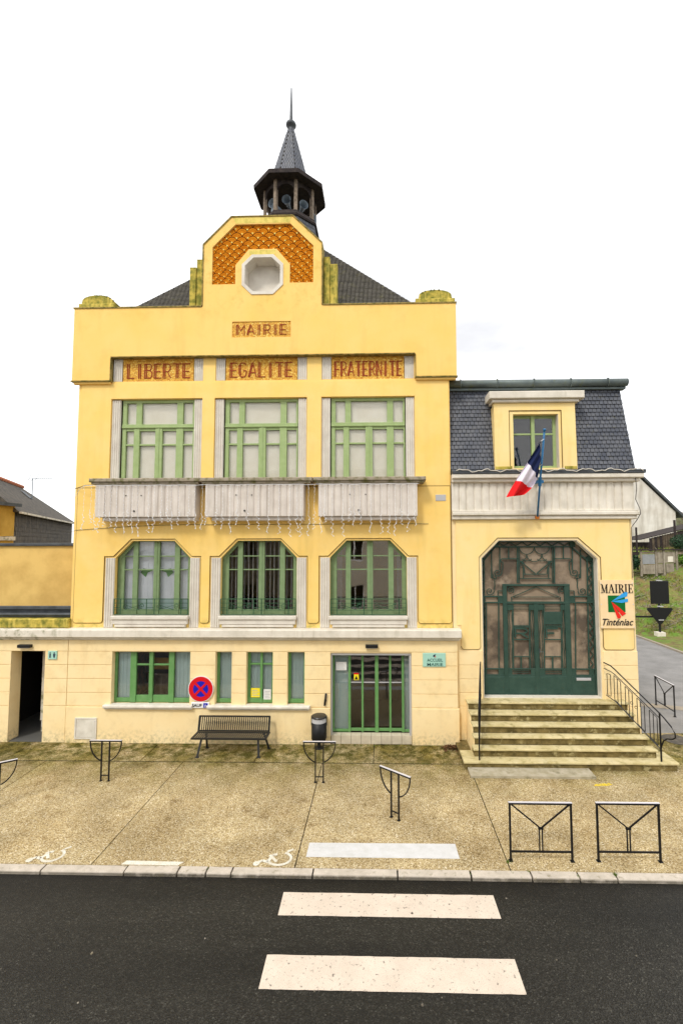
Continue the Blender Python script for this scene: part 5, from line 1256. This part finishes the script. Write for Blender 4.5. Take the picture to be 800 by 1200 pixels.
# half-moon bollards
def hoop(label, x, y, rz, h=.93, w=.76):
    t = thing('half_moon_bollard', label, 'bollard', (0, 0, 0), 'half-moon bollards on the pavement')
    q = MB(); q.bar((-w / 2 - .01, 0, h), (w / 2 + .01, 0, h), .03, .045); q.build('top_bar', 'black_metal', t)
    q = MB(); q.bar((-w / 2 - .012, 0, h + .018), (w / 2 + .012, 0, h + .018), .006, .046); q.build('top_edge', 'steel', t)
    q = MB(); q.path([(w / 2 * math.cos(R(a)) , 0, h - .02 + .46 * math.sin(R(a))) for a in range(180, 256, 9)], .022, .022)
    q.path([(w / 2 * math.cos(R(a)), 0, h - .02 + .46 * math.sin(R(a))) for a in range(0, -77, -9)], .022, .022); q.build('arc', 'black_metal', t)
    for sx in (-.095, .095):
        q = MB(); q.bar((sx, 0, 0), (sx, 0, h), .028, .028); q.box(sx - .03, sx + .03, -.03, .03, 0, .01); q.build('post', 'black_metal', t)
    q = MB(); q.bar((-.095, 0, .13), (.095, 0, .13), .02, .02); q.build('cross_bar', 'black_metal', t)
    t.location = (x, y, 0); t.rotation_euler = (0, 0, rz); return t
h1 = hoop('half-moon bollard standing alone left of the bench', -6.62, -2.22, 0)
hl_ = copy_thing(h1, (-1.47, -2.2, 0), 0, 'half-moon bollard standing in front of the black litter bin')
hl_ = copy_thing(h1, (.28, -3.6, 0), R(-38), 'half-moon bollard turned askew in front of the glass doors')
hl_ = copy_thing(h1, (-8.33, -3.42, 0), R(35), 'half-moon bollard cut off by the left edge of the picture')
# barriers
def barrier(label, x, y, rz, w=1.09, h=1.0):
    t = thing('street_barrier', label, 'barrier', (0, 0, 0), 'black street barriers with a Y frame')
    for sx in (-1, 1):
        q = MB(); q.bar((sx * w / 2, 0, 0), (sx * w / 2, 0, h), .032, .032); q.box(sx * w / 2 - .035, sx * w / 2 + .035, -.035, .035, 0, .01); q.build('post', 'black_metal', t)
    q = MB(); q.bar((-w / 2 - .02, 0, h - .01), (w / 2 + .02, 0, h - .01), .03, .04); q.build('top_rail', 'black_metal', t)
    q = MB(); q.bar((-w / 2 - .022, 0, h + .0085), (w / 2 + .022, 0, h + .0085), .008, .042); q.build('top_edge', 'steel', t)
    q = MB(); q.bar((-w / 2, 0, .16), (w / 2, 0, .16), .026, .026); q.build('bottom_rail', 'black_metal', t)
    for sx in (-1, 1):
        q = MB(); q.bar((sx * (w / 2 - .03), 0, h - .03), (sx * .025, 0, .58), .022, .022); q.build('brace', 'black_metal', t)
        q = MB(); q.bar((sx * .026, 0, .16), (sx * .026, 0, .57), .02, .02); q.build('upright', 'black_metal', t)
    q = MB(); q.bar((-.045, 0, .56), (.045, 0, .56), .035, .03); q.build('collar', 'black_metal', t)
    t.location = (x, y, 0); t.rotation_euler = (0, 0, rz); return t
b1 = barrier('black Y-frame barrier by the kerb, left one of the front pair', 2.85, -4.81, 0)
copy_thing(b1, (4.41, -4.79, 0), 0, 'black Y-frame barrier by the kerb, right one of the front pair')
copy_thing(b1, (9.55, 2.65, 0), R(88), 'black Y-frame barrier out on the side street beyond the steps')
# dead leaves and weeds
q = MB()
for i in range(170):
    x = 1.95 + abs(random.gauss(0, .16)) * random.choice((-1, 1)); y = -.25 - abs(random.gauss(0, .13)); z = .01 + random.random() * .09 * max(0, 1 - abs(x - 1.95) * 3)
    a = random.random() * 6.28; s_ = random.uniform(.025, .05); tl = random.uniform(-.02, .02)
    q.add([(x + s_ * math.cos(a), y + s_ * math.sin(a), z + tl), (x - s_ * .6 * math.sin(a), y + s_ * .6 * math.cos(a), z + .01), (x - s_ * math.cos(a), y - s_ * math.sin(a), z - tl + .012), (x + s_ * .6 * math.sin(a), y - s_ * .6 * math.cos(a), z)], [(0, 1, 2, 3)])
o = stuff(q.build('dead_leaves', 'dead_leaf')); tag(o, 'heap of brown dead leaves in the corner left of the steps', 'leaves')
q = MB()
def tuft(x, y, n, r_, h_, z=0):
    for i in range(n):
        a = random.random() * 6.28; rr = random.random() * r_; px_, py_ = x + rr * math.cos(a), y + rr * math.sin(a); hh = h_ * random.uniform(.5, 1); w = .004
        q.add([(px_ - w, py_, z), (px_ + w, py_, z), (px_ + random.uniform(-.6, .6) * hh, py_ + random.uniform(-.5, .5) * hh, z + hh)], [(0, 1, 2)])
for x, n, h_ in ((3.98, 40, .07), (3.34, 18, .04), (2.53, 14, .04), (1.52, 10, .03), (2.24, 10, .03), (5.3, 10, .04), (-3.04, 10, .03)): tuft(x, -5.16 + random.uniform(-.03, .07), n, .035, h_)
for i in range(90): tuft(random.uniform(-9, 2.2), -.19 - abs(random.gauss(0, .015)), 5, .03, .035)
for i in range(40): tuft(random.uniform(-9, 1.4), -1.22 + random.uniform(-.02, .02), 3, .02, .02)
for i in range(14): tuft(2.235, random.uniform(-5, -1.9), 3, .01, .025)
tuft(2.25, -4.85, 30, .05, .05); tuft(2.66, -.78, 20, .04, .06, .2)
o = stuff(q.build('weeds', 'moss_tuft')); tag(o, 'small green weeds growing in kerb joints and at the wall foot', 'weeds')

# ================================================================== LEFT WING and neighbours
LW = thing('toilet_wing', 'single-storey cream wing with a dark open doorway at the left edge', 'building', (-12.5, 0, 0))
q = MB(); q.slab([(-17, 0), (-10.70, 0), (-10.70, 2.57), (-9.70, 2.57), (-9.70, 0), (-9.03, 0), (-9.03, 2.9), (-17, 2.9)], [], -.13, .25); q.build('front_wall', 'yellow_pale', LW)
for z0, z1 in rows + [(0, 1.02)]:
    for a, b in ((-14, -10.70), (-9.70, -9.035)):
        q = MB(); q.cbox(a, b, -.154, -.128, z0 + .008 * (z0 > 0), z1 - .006, .006); q.build('plaster_course', 'yellow_pale', LW)
q = MB(); q.cbox(-14, -9.035, -.155, -.128, 2.572, 2.89, .006); q.build('plaster_course', 'yellow_pale', LW)
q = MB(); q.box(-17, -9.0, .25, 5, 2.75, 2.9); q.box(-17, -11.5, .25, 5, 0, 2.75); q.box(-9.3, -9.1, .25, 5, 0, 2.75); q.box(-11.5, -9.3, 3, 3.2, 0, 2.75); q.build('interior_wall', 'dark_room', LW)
q = MB(); q.box(-11.5, -9.3, -.12, 3, .0, .015); q.build('floor', 'slate_floor', LW)
q = MB(); q.box(-10.28, -10.05, .55, .95, .35, 2.6); q.box(-10.26, -10.07, .57, .93, .015, .35); q.build('inner_pillar', 'cornice_paint', LW)
q = MB(); q.cbox(-17, -9.08, -.12, .2, 3.215, 3.48, .03); q.build('parapet', 'yellow_moss', LW)
q = MB(); q.cbox(-17, -9.12, .1, .3, 3.49, 3.60, .01); q.box(-17, -9.12, .3, 1.15, 3.48, 3.60); q.cbox(-17, -9.12, .12, .2, 3.72, 3.82, .01); q.tube([(-17, .1, 3.58), (-9.15, .1, 3.58)], .05, 8); q.box(-17, -9.12, .2, .26, 3.6, 3.72)
q.build('roof_edge', 'zinc_dark', LW)
q = MB(); q.cbox(-17, -9.85, 1.15, 1.4, 3.5, 5.60, .01); wl = q.build('set_back_wall', 'ochre_pale', LW); q = MB(); q.cbox(-17, -9.80, 1.08, 1.45, 5.60, 5.69, .01); q.build('wall_coping', 'zinc_dark', wl)
q = MB(); q.box(-9.98, -9.1, 1.6, 1.8, 3.4, 6.6)
# neighbour with hung slates
NH = thing('slate_hung_house', 'brown slate-hung house with slate roof and orange ridge tiles behind left wing', 'building', (-17, 9, 0))
A = Vector((-15.39, 5.55, 0)); Bv = Vector((-20.55, 16.63, 0)); dr_ = (Bv - A).normalized(); nr_ = Vector((-dr_.y, dr_.x, 0))      # nr_ points left/back
L_ = (Bv - A).length + .6
def NP(s_, t, z): p = A + dr_ * s_ + nr_ * t; return (p.x, p.y, z)
q = MB(); q.add([NP(-.2, 0, 0), NP(L_, 0, 0), NP(L_, 3.4, 0), NP(-.2, 3.4, 0), NP(-.2, 0, 6.98), NP(L_, 0, 6.98), NP(L_, 3.4, 6.98), NP(-.2, 3.4, 6.98)], [(0, 3, 2, 1), (4, 5, 6, 7), (0, 1, 5, 4), (1, 2, 6, 5), (2, 3, 7, 6), (3, 0, 4, 7)])
nb = q.build('wall', 'slate_brown', NH)
q = MB(); nn_ = -nr_
for j in range(12):
    for i in range(34):
        s0 = i * .36 + (j % 2) * .18; z = 4.6 + j * .2; 
        if s0 > L_ - .3: continue
        e = .02 + random.uniform(0, .015); vs = [Vector(NP(s0 + .01, -e, z)), Vector(NP(s0 + .35, -e, z)), Vector(NP(s0 + .35, -.005, z + .22)), Vector(NP(s0 + .01, -.005, z + .22))]
        q.add(vs, [(0, 1, 2, 3)])
stuff(q.build('slate_cladding', 'slate_brown', nb))
q = MB(); q.add([NP(-.4, -.25, 6.98), NP(L_ + .1, -.25, 6.98), NP(7.75, 1.7, 8.82), NP(-.4, 1.7, 8.82), NP(-.4, 3.6, 6.98), NP(L_ + .1, 3.6, 6.98)], [(0, 1, 2, 3), (3, 2, 5, 4), (1, 5, 2), (0, 3, 4), (0, 4, 5, 1)])
nrf = q.build('roof', 'slate_brown', NH)
q = MB()
for i in range(30):
    s0 = i * .42
    if s0 > 8.0: break
    q.tube([NP(s0 - .4, 1.7, 8.84), NP(s0 + .02, 1.7, 8.87)], .10, 8)
stuff(q.build('ridge_tile', 'terracotta', nrf))
q = MB(); q.bar(NP(-.4, -.28, 6.96), NP(L_ + .1, -.28, 6.96), .09, .08); q.build('eave_flashing', 'cornice_paint', nrf)
sk = MB(); sk.add([NP(6.0, .9, 8.10), NP(6.8, .9, 8.10), NP(6.8, 1.3, 8.5), NP(6.0, 1.3, 8.5)], [(0, 1, 2, 3)]); sk.build('roof_light', 'zinc_dark', nrf)
an = thing('tv_antenna', 'thin aerial on a mast above the slate-hung house roof', 'antenna', tuple(NP(8.2, 3.6, 8.2)))
p = Vector(NP(8.2, 3.6, 0)); ax_ = Vector((-17.9, 9.6, 0))
p = Vector((-20.2, 13.0, 0))
# aerial stands on the hip of the roof
pt = lambda z, dx=0, dy=0: (-19.05 + dx, 11.2 + dy, z + .25)
an.location = pt(7.6); WL[an] = Vector(pt(7.6))
q = MB(); q.tube([pt(7.2), pt(9.0)], .022, 6); q.build('mast', 'horn_grey', an)
q = MB(); q.tube([pt(8.95, -.25), pt(9.0, 1.15)], .010, 4)
for i in range(9): q.tube([pt(8.98, .15 + i * .11, -.12), pt(8.98, .15 + i * .11, .12)], .008, 4)
for i in range(3): q.tube([pt(8.80, -.30 + i * .2), pt(9.28, -.05 + i * .2)], .014, 4)
q.build('aerial', 'horn_grey', an)
OH = thing('ochre_house', 'ochre rendered house end at the far left edge, dark eave', 'building', (-17.5, 5, 0))
q = MB(); q.box(-22, -15.2, 3.3, 5.3, 0, 7.28); q.build('wall', 'ochre', OH)
q = MB(); q.add([(-22, 3.1, 7.26), (-15.08, 3.1, 7.26), (-15.08, 5.4, 7.26), (-22, 5.4, 7.26), (-22, 3.1, 7.34), (-15.08, 3.1, 7.34), (-15.08, 5.4, 7.34), (-22, 5.4, 8.3)], [(0, 3, 2, 1), (4, 5, 6, 7), (0, 1, 5, 4), (1, 2, 6, 5), (2, 3, 7, 6), (3, 0, 4, 7)]); q.build('roof', 'slate_brown', OH)
q = MB(); q.box(-22, -15.0, 3.0, 3.1, 7.2, 7.33); q.box(-15.08, -15.0, 3.1, 5.42, 7.2, 7.33); q.build('eave_gutter', 'zinc_dark', OH)
q = MB(); q.box(-22, -15.12, 3.2, 3.3, 5.80, 5.96); q.box(-15.2, -15.12, 3.2, 5.3, 5.80, 5.96); q.build('ledge', 'cornice_paint', OH)

# ================================================================== RIGHT BACKGROUND
def bank_h(x, y):
    h = .27 * (x - 16.4) + .48 * (y - 15.3)
    if x < 16.0: h = min(h, (x - 15.4) * .4)
    return max(0, min(h, 5.0 + .02 * (y - 20)))
q = MB(); nx, ny = 110, 90; X0, X1, Y0, Y1 = 15.3, 48, 4, 48
rngd = random.Random(3)
vs = []
for j in range(ny + 1):
    for i in range(nx + 1):
        x = X0 + (X1 - X0) * (i / nx) ** 1.4; y = Y0 + (Y1 - Y0) * j / ny; h = bank_h(x, y)
        vs.append((x, y, h + (.10 * rngd.random() * min(1, h) + .12 * math.sin(x * 2.1 + y) * min(1, h * .5) if h > 0 else 0) + .001))
q.add(vs, [(j * (nx + 1) + i, j * (nx + 1) + i + 1, (j + 1) * (nx + 1) + i + 1, (j + 1) * (nx + 1) + i) for j in range(ny) for i in range(nx)])
struct(q.build('grass_bank', 'soil_grass', None, True))
q = MB(); q2 = MB()
for i in range(9000):
    x = random.uniform(15.9, 24); y = random.uniform(9, 24); h = bank_h(x, y)
    if h < .05: continue
    hh = random.uniform(.08, .28); a = random.random() * 3.14; w = .03
    t = q if random.random() < .8 else q2
    t.add([(x - w * math.cos(a), y - w * math.sin(a), h), (x + w * math.cos(a), y + w * math.sin(a), h), (x + random.uniform(-.2, .2), y + random.uniform(-.2, .2), h + hh)], [(0, 1, 2)])
o = stuff(q.build('bank_grass', 'grass_blade')); tag(o, 'rough green and yellow grass on the bank behind the road signs', 'grass')
for i in range(500):
    x = random.uniform(16.2, 22); y = random.uniform(12, 22); h = bank_h(x, y)
    if h < .2: continue
    a = random.gauss(.4, .5); L2 = random.uniform(.4, 1.2); q2.tube([(x, y, h + .08), (x + L2 * math.cos(a), y, h + .15 + L2 * math.sin(a) * .3)], .014, 4)
o = stuff(q2.build('dry_twigs', 'old_board')); tag(o, 'dry pale twigs and straw lying over the grass bank', 'twigs')
# white gable house
WH = thing('white_gable_house', 'stained white gable-ended house with slate verge above the grass bank', 'building', (22.5, 34, 4.9))
rx, rz_ = 22.6, 13.4; sl_ = 1.05; xr = 27.45; zr = 7.85
q = MB(); q.slab([(rx * 2 - xr, 4.5), (xr, 4.5), (xr, zr + .55), (rx, rz_ - .1), (rx * 2 - xr, zr + .55)], [], 30, 40); wh = q.build('wall', 'white_wall', WH)
for sx in (-1, 1):
    q = MB(); a = (rx, rz_ + .15); b = (rx + sx * (xr - rx + .6), zr + .0); q.add([(a[0], 29.75, a[1]), (b[0], 29.75, b[1]), (b[0], 40.2, b[1]), (a[0], 40.2, a[1]), (a[0], 29.75, a[1] + .22), (b[0] + sx * .05, 29.75, b[1] + .22), (b[0] + sx * .05, 40.2, b[1] + .22), (a[0], 40.2, a[1] + .22)],
        [(0, 3, 2, 1), (4, 5, 6, 7), (0, 1, 5, 4), (1, 2, 6, 5), (2, 3, 7, 6), (3, 0, 4, 7)]); q.build('roof', 'zinc_dark', WH)
q = MB()
for j in range(12):
    for i in range(9): 
        if j < 5: q.box(23.4 + i * .46 + (j % 2) * .23, 23.4 + i * .46 + .43 + (j % 2) * .23, 29.985, 30.0, 5.4 + j * .24, 5.4 + j * .24 + .21)
stuff(q.build('block_course', 'white_wall', wh))
# shed
SH = thing('wooden_shed', 'dark plank shed with sloping roof in front of the white gable', 'shed', (23, 24, 4.6))
for i in range(26):
    x = 20.95 + i * .2; q = MB(); zt_ = 5.80 + .62 / 2.6 * (x - 20.3); q.box(x + .008, x + .19, 23.0 + random.uniform(0, .03), 23.08, 4.4, zt_ - .03); q.build('plank', random.choice(('shed_wood', 'shed_wood', 'wood_dark')), SH)
q = MB(); q.add([(20.2, 22.9, 5.78), (26.4, 22.9, 7.28), (26.4, 26, 7.28), (20.2, 26, 5.78), (20.2, 22.9, 5.84), (26.4, 22.9, 7.34), (26.4, 26, 7.34), (20.2, 26, 5.84)], [(0, 3, 2, 1), (4, 5, 6, 7), (0, 1, 5, 4), (1, 2, 6, 5), (2, 3, 7, 6), (3, 0, 4, 7)]); q.build('roof', 'wood_dark', SH)
q = MB(); q.box(20.95, 26, 23.1, 26, 4.4, 5.6); q.build('shed_body', 'wood_dark', SH)
q = MB(); q.bar((22.6, 22.5, 4.4), (22.6, 22.5, 7.3), .12, .12); q.build('pole', 'wood_dark', SH)
po_ = MB(); po_.bar((18.75, 20.8, 3.6), (18.75, 20.8, 6.7), .10, .10); tag(po_.build('wooden_post', 'wood_dark'), 'single dark post standing behind the patchwork fence', 'post')
# patchwork fence
PF = thing('patchwork_fence', 'old patchwork fence of grey and brown boards on top of the bank', 'fence', (19.5, 20, 3.6))
xs2 = [18.55, 19.62, 19.95, 20.25, 20.95]
for x in (18.5, 19.55, 20.1, 21.0): q = MB(); q.box(x, x + .12, 19.93, 20.03, 3.2, 5.02); q.build('post', 'old_board', PF)
for (a, b, z0, z1, m_) in ((18.65, 19.52, 4.05, 4.75, 'old_board_grey'), (18.65, 19.52, 3.35, 4.0, 'old_board'), (19.70, 20.08, 4.1, 4.95, 'old_board'), (19.70, 20.08, 3.4, 4.05, 'old_board'), (20.25, 20.95, 4.15, 4.95, 'old_board'), (20.3, 20.85, 3.45, 4.1, 'old_board'), (20.42, 20.8, 4.2, 4.6, 'cornice_paint'), (18.65, 19.52, 4.8, 4.92, 'wood_post'), (17.2, 18.45, 4.7, 4.92, 'wood_dark'), (21.15, 21.9, 4.75, 4.95, 'wood_post')):
    q = MB(); yy = 19.96 if m_ != 'cornice_paint' else 19.93; q.cbox(a, b, yy, yy + .03, z0, z1, .01); q.build('board', m_, PF)
q = MB(); q.box(17.2, 22.2, 19.85, 20.15, 5.02, 5.12); q.build('top_rail', 'wood_dark', PF)
# shrubs
def shrub(name, label, cx, cy, cz, rx_, ry_, rz_, n, mat, s0=.09, group=None):
    t = thing(name, label, 'shrub', (cx, cy, cz - rz_), group)
    q = MB(); rr = random.Random(int(cx * 10 + cz))
    for i in range(n):
        while True:
            u = Vector((rr.uniform(-1, 1), rr.uniform(-1, 1), rr.uniform(-1, 1)))
            l = u.length
            if l <= 1 and l > .45 + .3 * math.sin(u.x * 5 + u.z * 7): break
        p = Vector((cx + u.x * rx_, cy + u.y * ry_, cz + u.z * rz_)); a = Vector((rr.gauss(0, 1), rr.gauss(0, 1), rr.gauss(0, 1))).normalized(); b = a.cross(u + Vector((.1, .2, .3))).normalized(); s_ = s0 * rr.uniform(.6, 1.3)
        q.add([p - a * s_, p + b * s_ * .5, p + a * s_, p - b * s_ * .5], [(0, 1, 2, 3)])
    q.build('foliage', mat, t); q = MB(); q.tube([(cx, cy, cz - rz_ - .4), (cx + .05, cy, cz)], .05, 6)
    for k in range(5): q.tube([(cx, cy, cz - rz_ * .7), (cx + rx_ * .6 * math.cos(k * 1.3), cy + ry_ * .6 * math.sin(k * 1.3), cz + rz_ * .4)], .025, 5)
    q.build('stem', 'wood_dark', t)
shrub('shrub', 'dark green glossy shrub left of the patchwork fence', 17.9, 20.3, 4.25, .75, .5, .65, 1500, 'leaf_dark', .09)
shrub('shrub', 'small green shrub poking above the fence in front of the white gable', 17.9, 21.2, 5.35, .7, .4, .4, 600, 'leaf_green', .07)
shrub('shrub', 'bright green shrub right of the patchwork fence', 22.4, 20.2, 4.45, 1.1, .7, .65, 2200, 'leaf_green', .08)
shrub('shrub', 'dark trimmed shrub behind the bright green one by the shed', 22.7, 21.5, 5.6, 1.1, .8, .62, 2500, 'leaf_dark', .07)
# hill and hedge far right
q = MB(); n = 40; vs = []
for i in range(n + 1):
    x = 20 + 120 * i / n; hgt = 9.2 + 1.2 * math.sin(i * .9) + random.uniform(-.6, .6); vs += [(x, 60 + i * .3, 0), (x, 78, hgt * .9), (x, 120, hgt + 3)]
q.add(vs, [(i * 3 + k, (i + 1) * 3 + k, (i + 1) * 3 + k + 1, i * 3 + k + 1) for i in range(n) for k in range(2)]); struct(q.build('hill', 'far_hill', None, True))
# bare bush beyond the gable
tb = thing('bare_tree', 'bare twiggy tree beyond the slate verge at far right', 'tree', (29.2, 31, 5))
q = MB(); q.tube([(29.2, 31, 4.6), (29.3, 31, 7.6)], .12, 7, .05); q.build('trunk', 'wood_dark', tb)
q = MB(); rr = random.Random(5)
for i in range(120):
    a = rr.random() * 6.28; z = rr.uniform(6, 7.6); L2 = rr.uniform(.6, 1.8); p0 = Vector((29.3, 31, z)); p1 = p0 + Vector((math.cos(a) * L2 * .7, math.sin(a) * L2 * .5, L2 * .75)); q.tube([p0, p1], .016, 4); p2 = p0.lerp(p1, .6) + Vector((rr.uniform(-.4, .4), 0, .4)); q.tube([p0.lerp(p1, .6), p2], .01, 3)
q.build('branches', 'wood_post', tb)
# backs of two traffic signs on one post
tsn = thing('road_sign_backs', 'black backs of a square and a triangular road sign on one post', 'road sign', (16.75, 15, 0))
q = MB(); q.bar((16.75, 15, .0), (16.75, 15, 3.35), .09, .09); q.build('post', 'black_metal', tsn)
q = MB(); q.cbox(16.2, 17.3, 14.84, 14.90, 1.93, 3.30, .03); q.build('square_sign', 'black_metal', tsn)
q = MB(); q.slab([(15.95, 1.62), (16.05, 1.48), (16.62, .74), (16.80, .74), (17.40, 1.48), (17.48, 1.62), (17.40, 1.70), (16.02, 1.70)], [], 14.86, 14.91); q.build('triangular_sign', 'black_metal', tsn)
q = MB(); q.box(16.5, 16.98, 14.82, 15.2, -.05, .24); q.build('concrete_foot', 'cornice_paint', tsn)
q = MB(); q.bar((13.5, 14.95, 1.16), (16.75, 14.95, 1.16), .10, .06); q.build('side_arm', 'black_metal', tsn)
for z in (1.78, 3.32, .98): q = MB(); q.box(16.60, 16.90, 14.80, 14.95, z - .025, z + .025); q.build('clamp', 'plaque_grey', tsn)

# ================================================================== houses across the street (behind the viewer, mirrored in the panes)
OP = thing('opposite_house', 'pale stone house across the street, mirrored in the window panes', 'building', (0, -17.5, 0))
q = MB(); holes = []
for i in range(6):
    x = -9.5 + i * 3.6; holes += [rect(x, x + 1.1, 4.4, 6.3)]
    if i != 3: holes += [rect(x, x + 1.2, 1.2, 2.9)]
q.slab([(-12, 0), (11, 0), (11, 7.6), (-12, 7.6)], holes, -17.6, -17.2); q.build('wall', 'opp_wall', OP)
q = MB(); q.box(-12, 11, -18.6, -18.5, 0, 7.6); q.build('inner_wall', 'dark_room', OP)
q = MB(); q.add([(-12.3, -16.9, 7.5), (11.3, -16.9, 7.5), (11.3, -21, 11.2), (-12.3, -21, 11.2), (11.3, -25, 7.5), (-12.3, -25, 7.5)], [(0, 1, 2, 3), (3, 2, 4, 5), (0, 5, 4, 1), (1, 4, 2), (0, 3, 5)]); q.build('roof', 'slate', OP)
for h_ in holes:
    x0, x1 = h_[0][0], h_[1][0]; z0, z1 = h_[0][1], h_[2][1]
    q = MB(); q.box(x0 - .02, x1 + .02, -17.45, -17.40, z0, z0 + .07); q.box(x0, x1, -17.45, -17.4, z1 - .07, z1); q.box(x0, x0 + .07, -17.45, -17.4, z0, z1); q.box(x1 - .07, x1, -17.45, -17.4, z0, z1); q.box((x0 + x1) / 2 - .04, (x0 + x1) / 2 + .04, -17.45, -17.4, z0, z1); q.build('window', 'sign_white', OP)
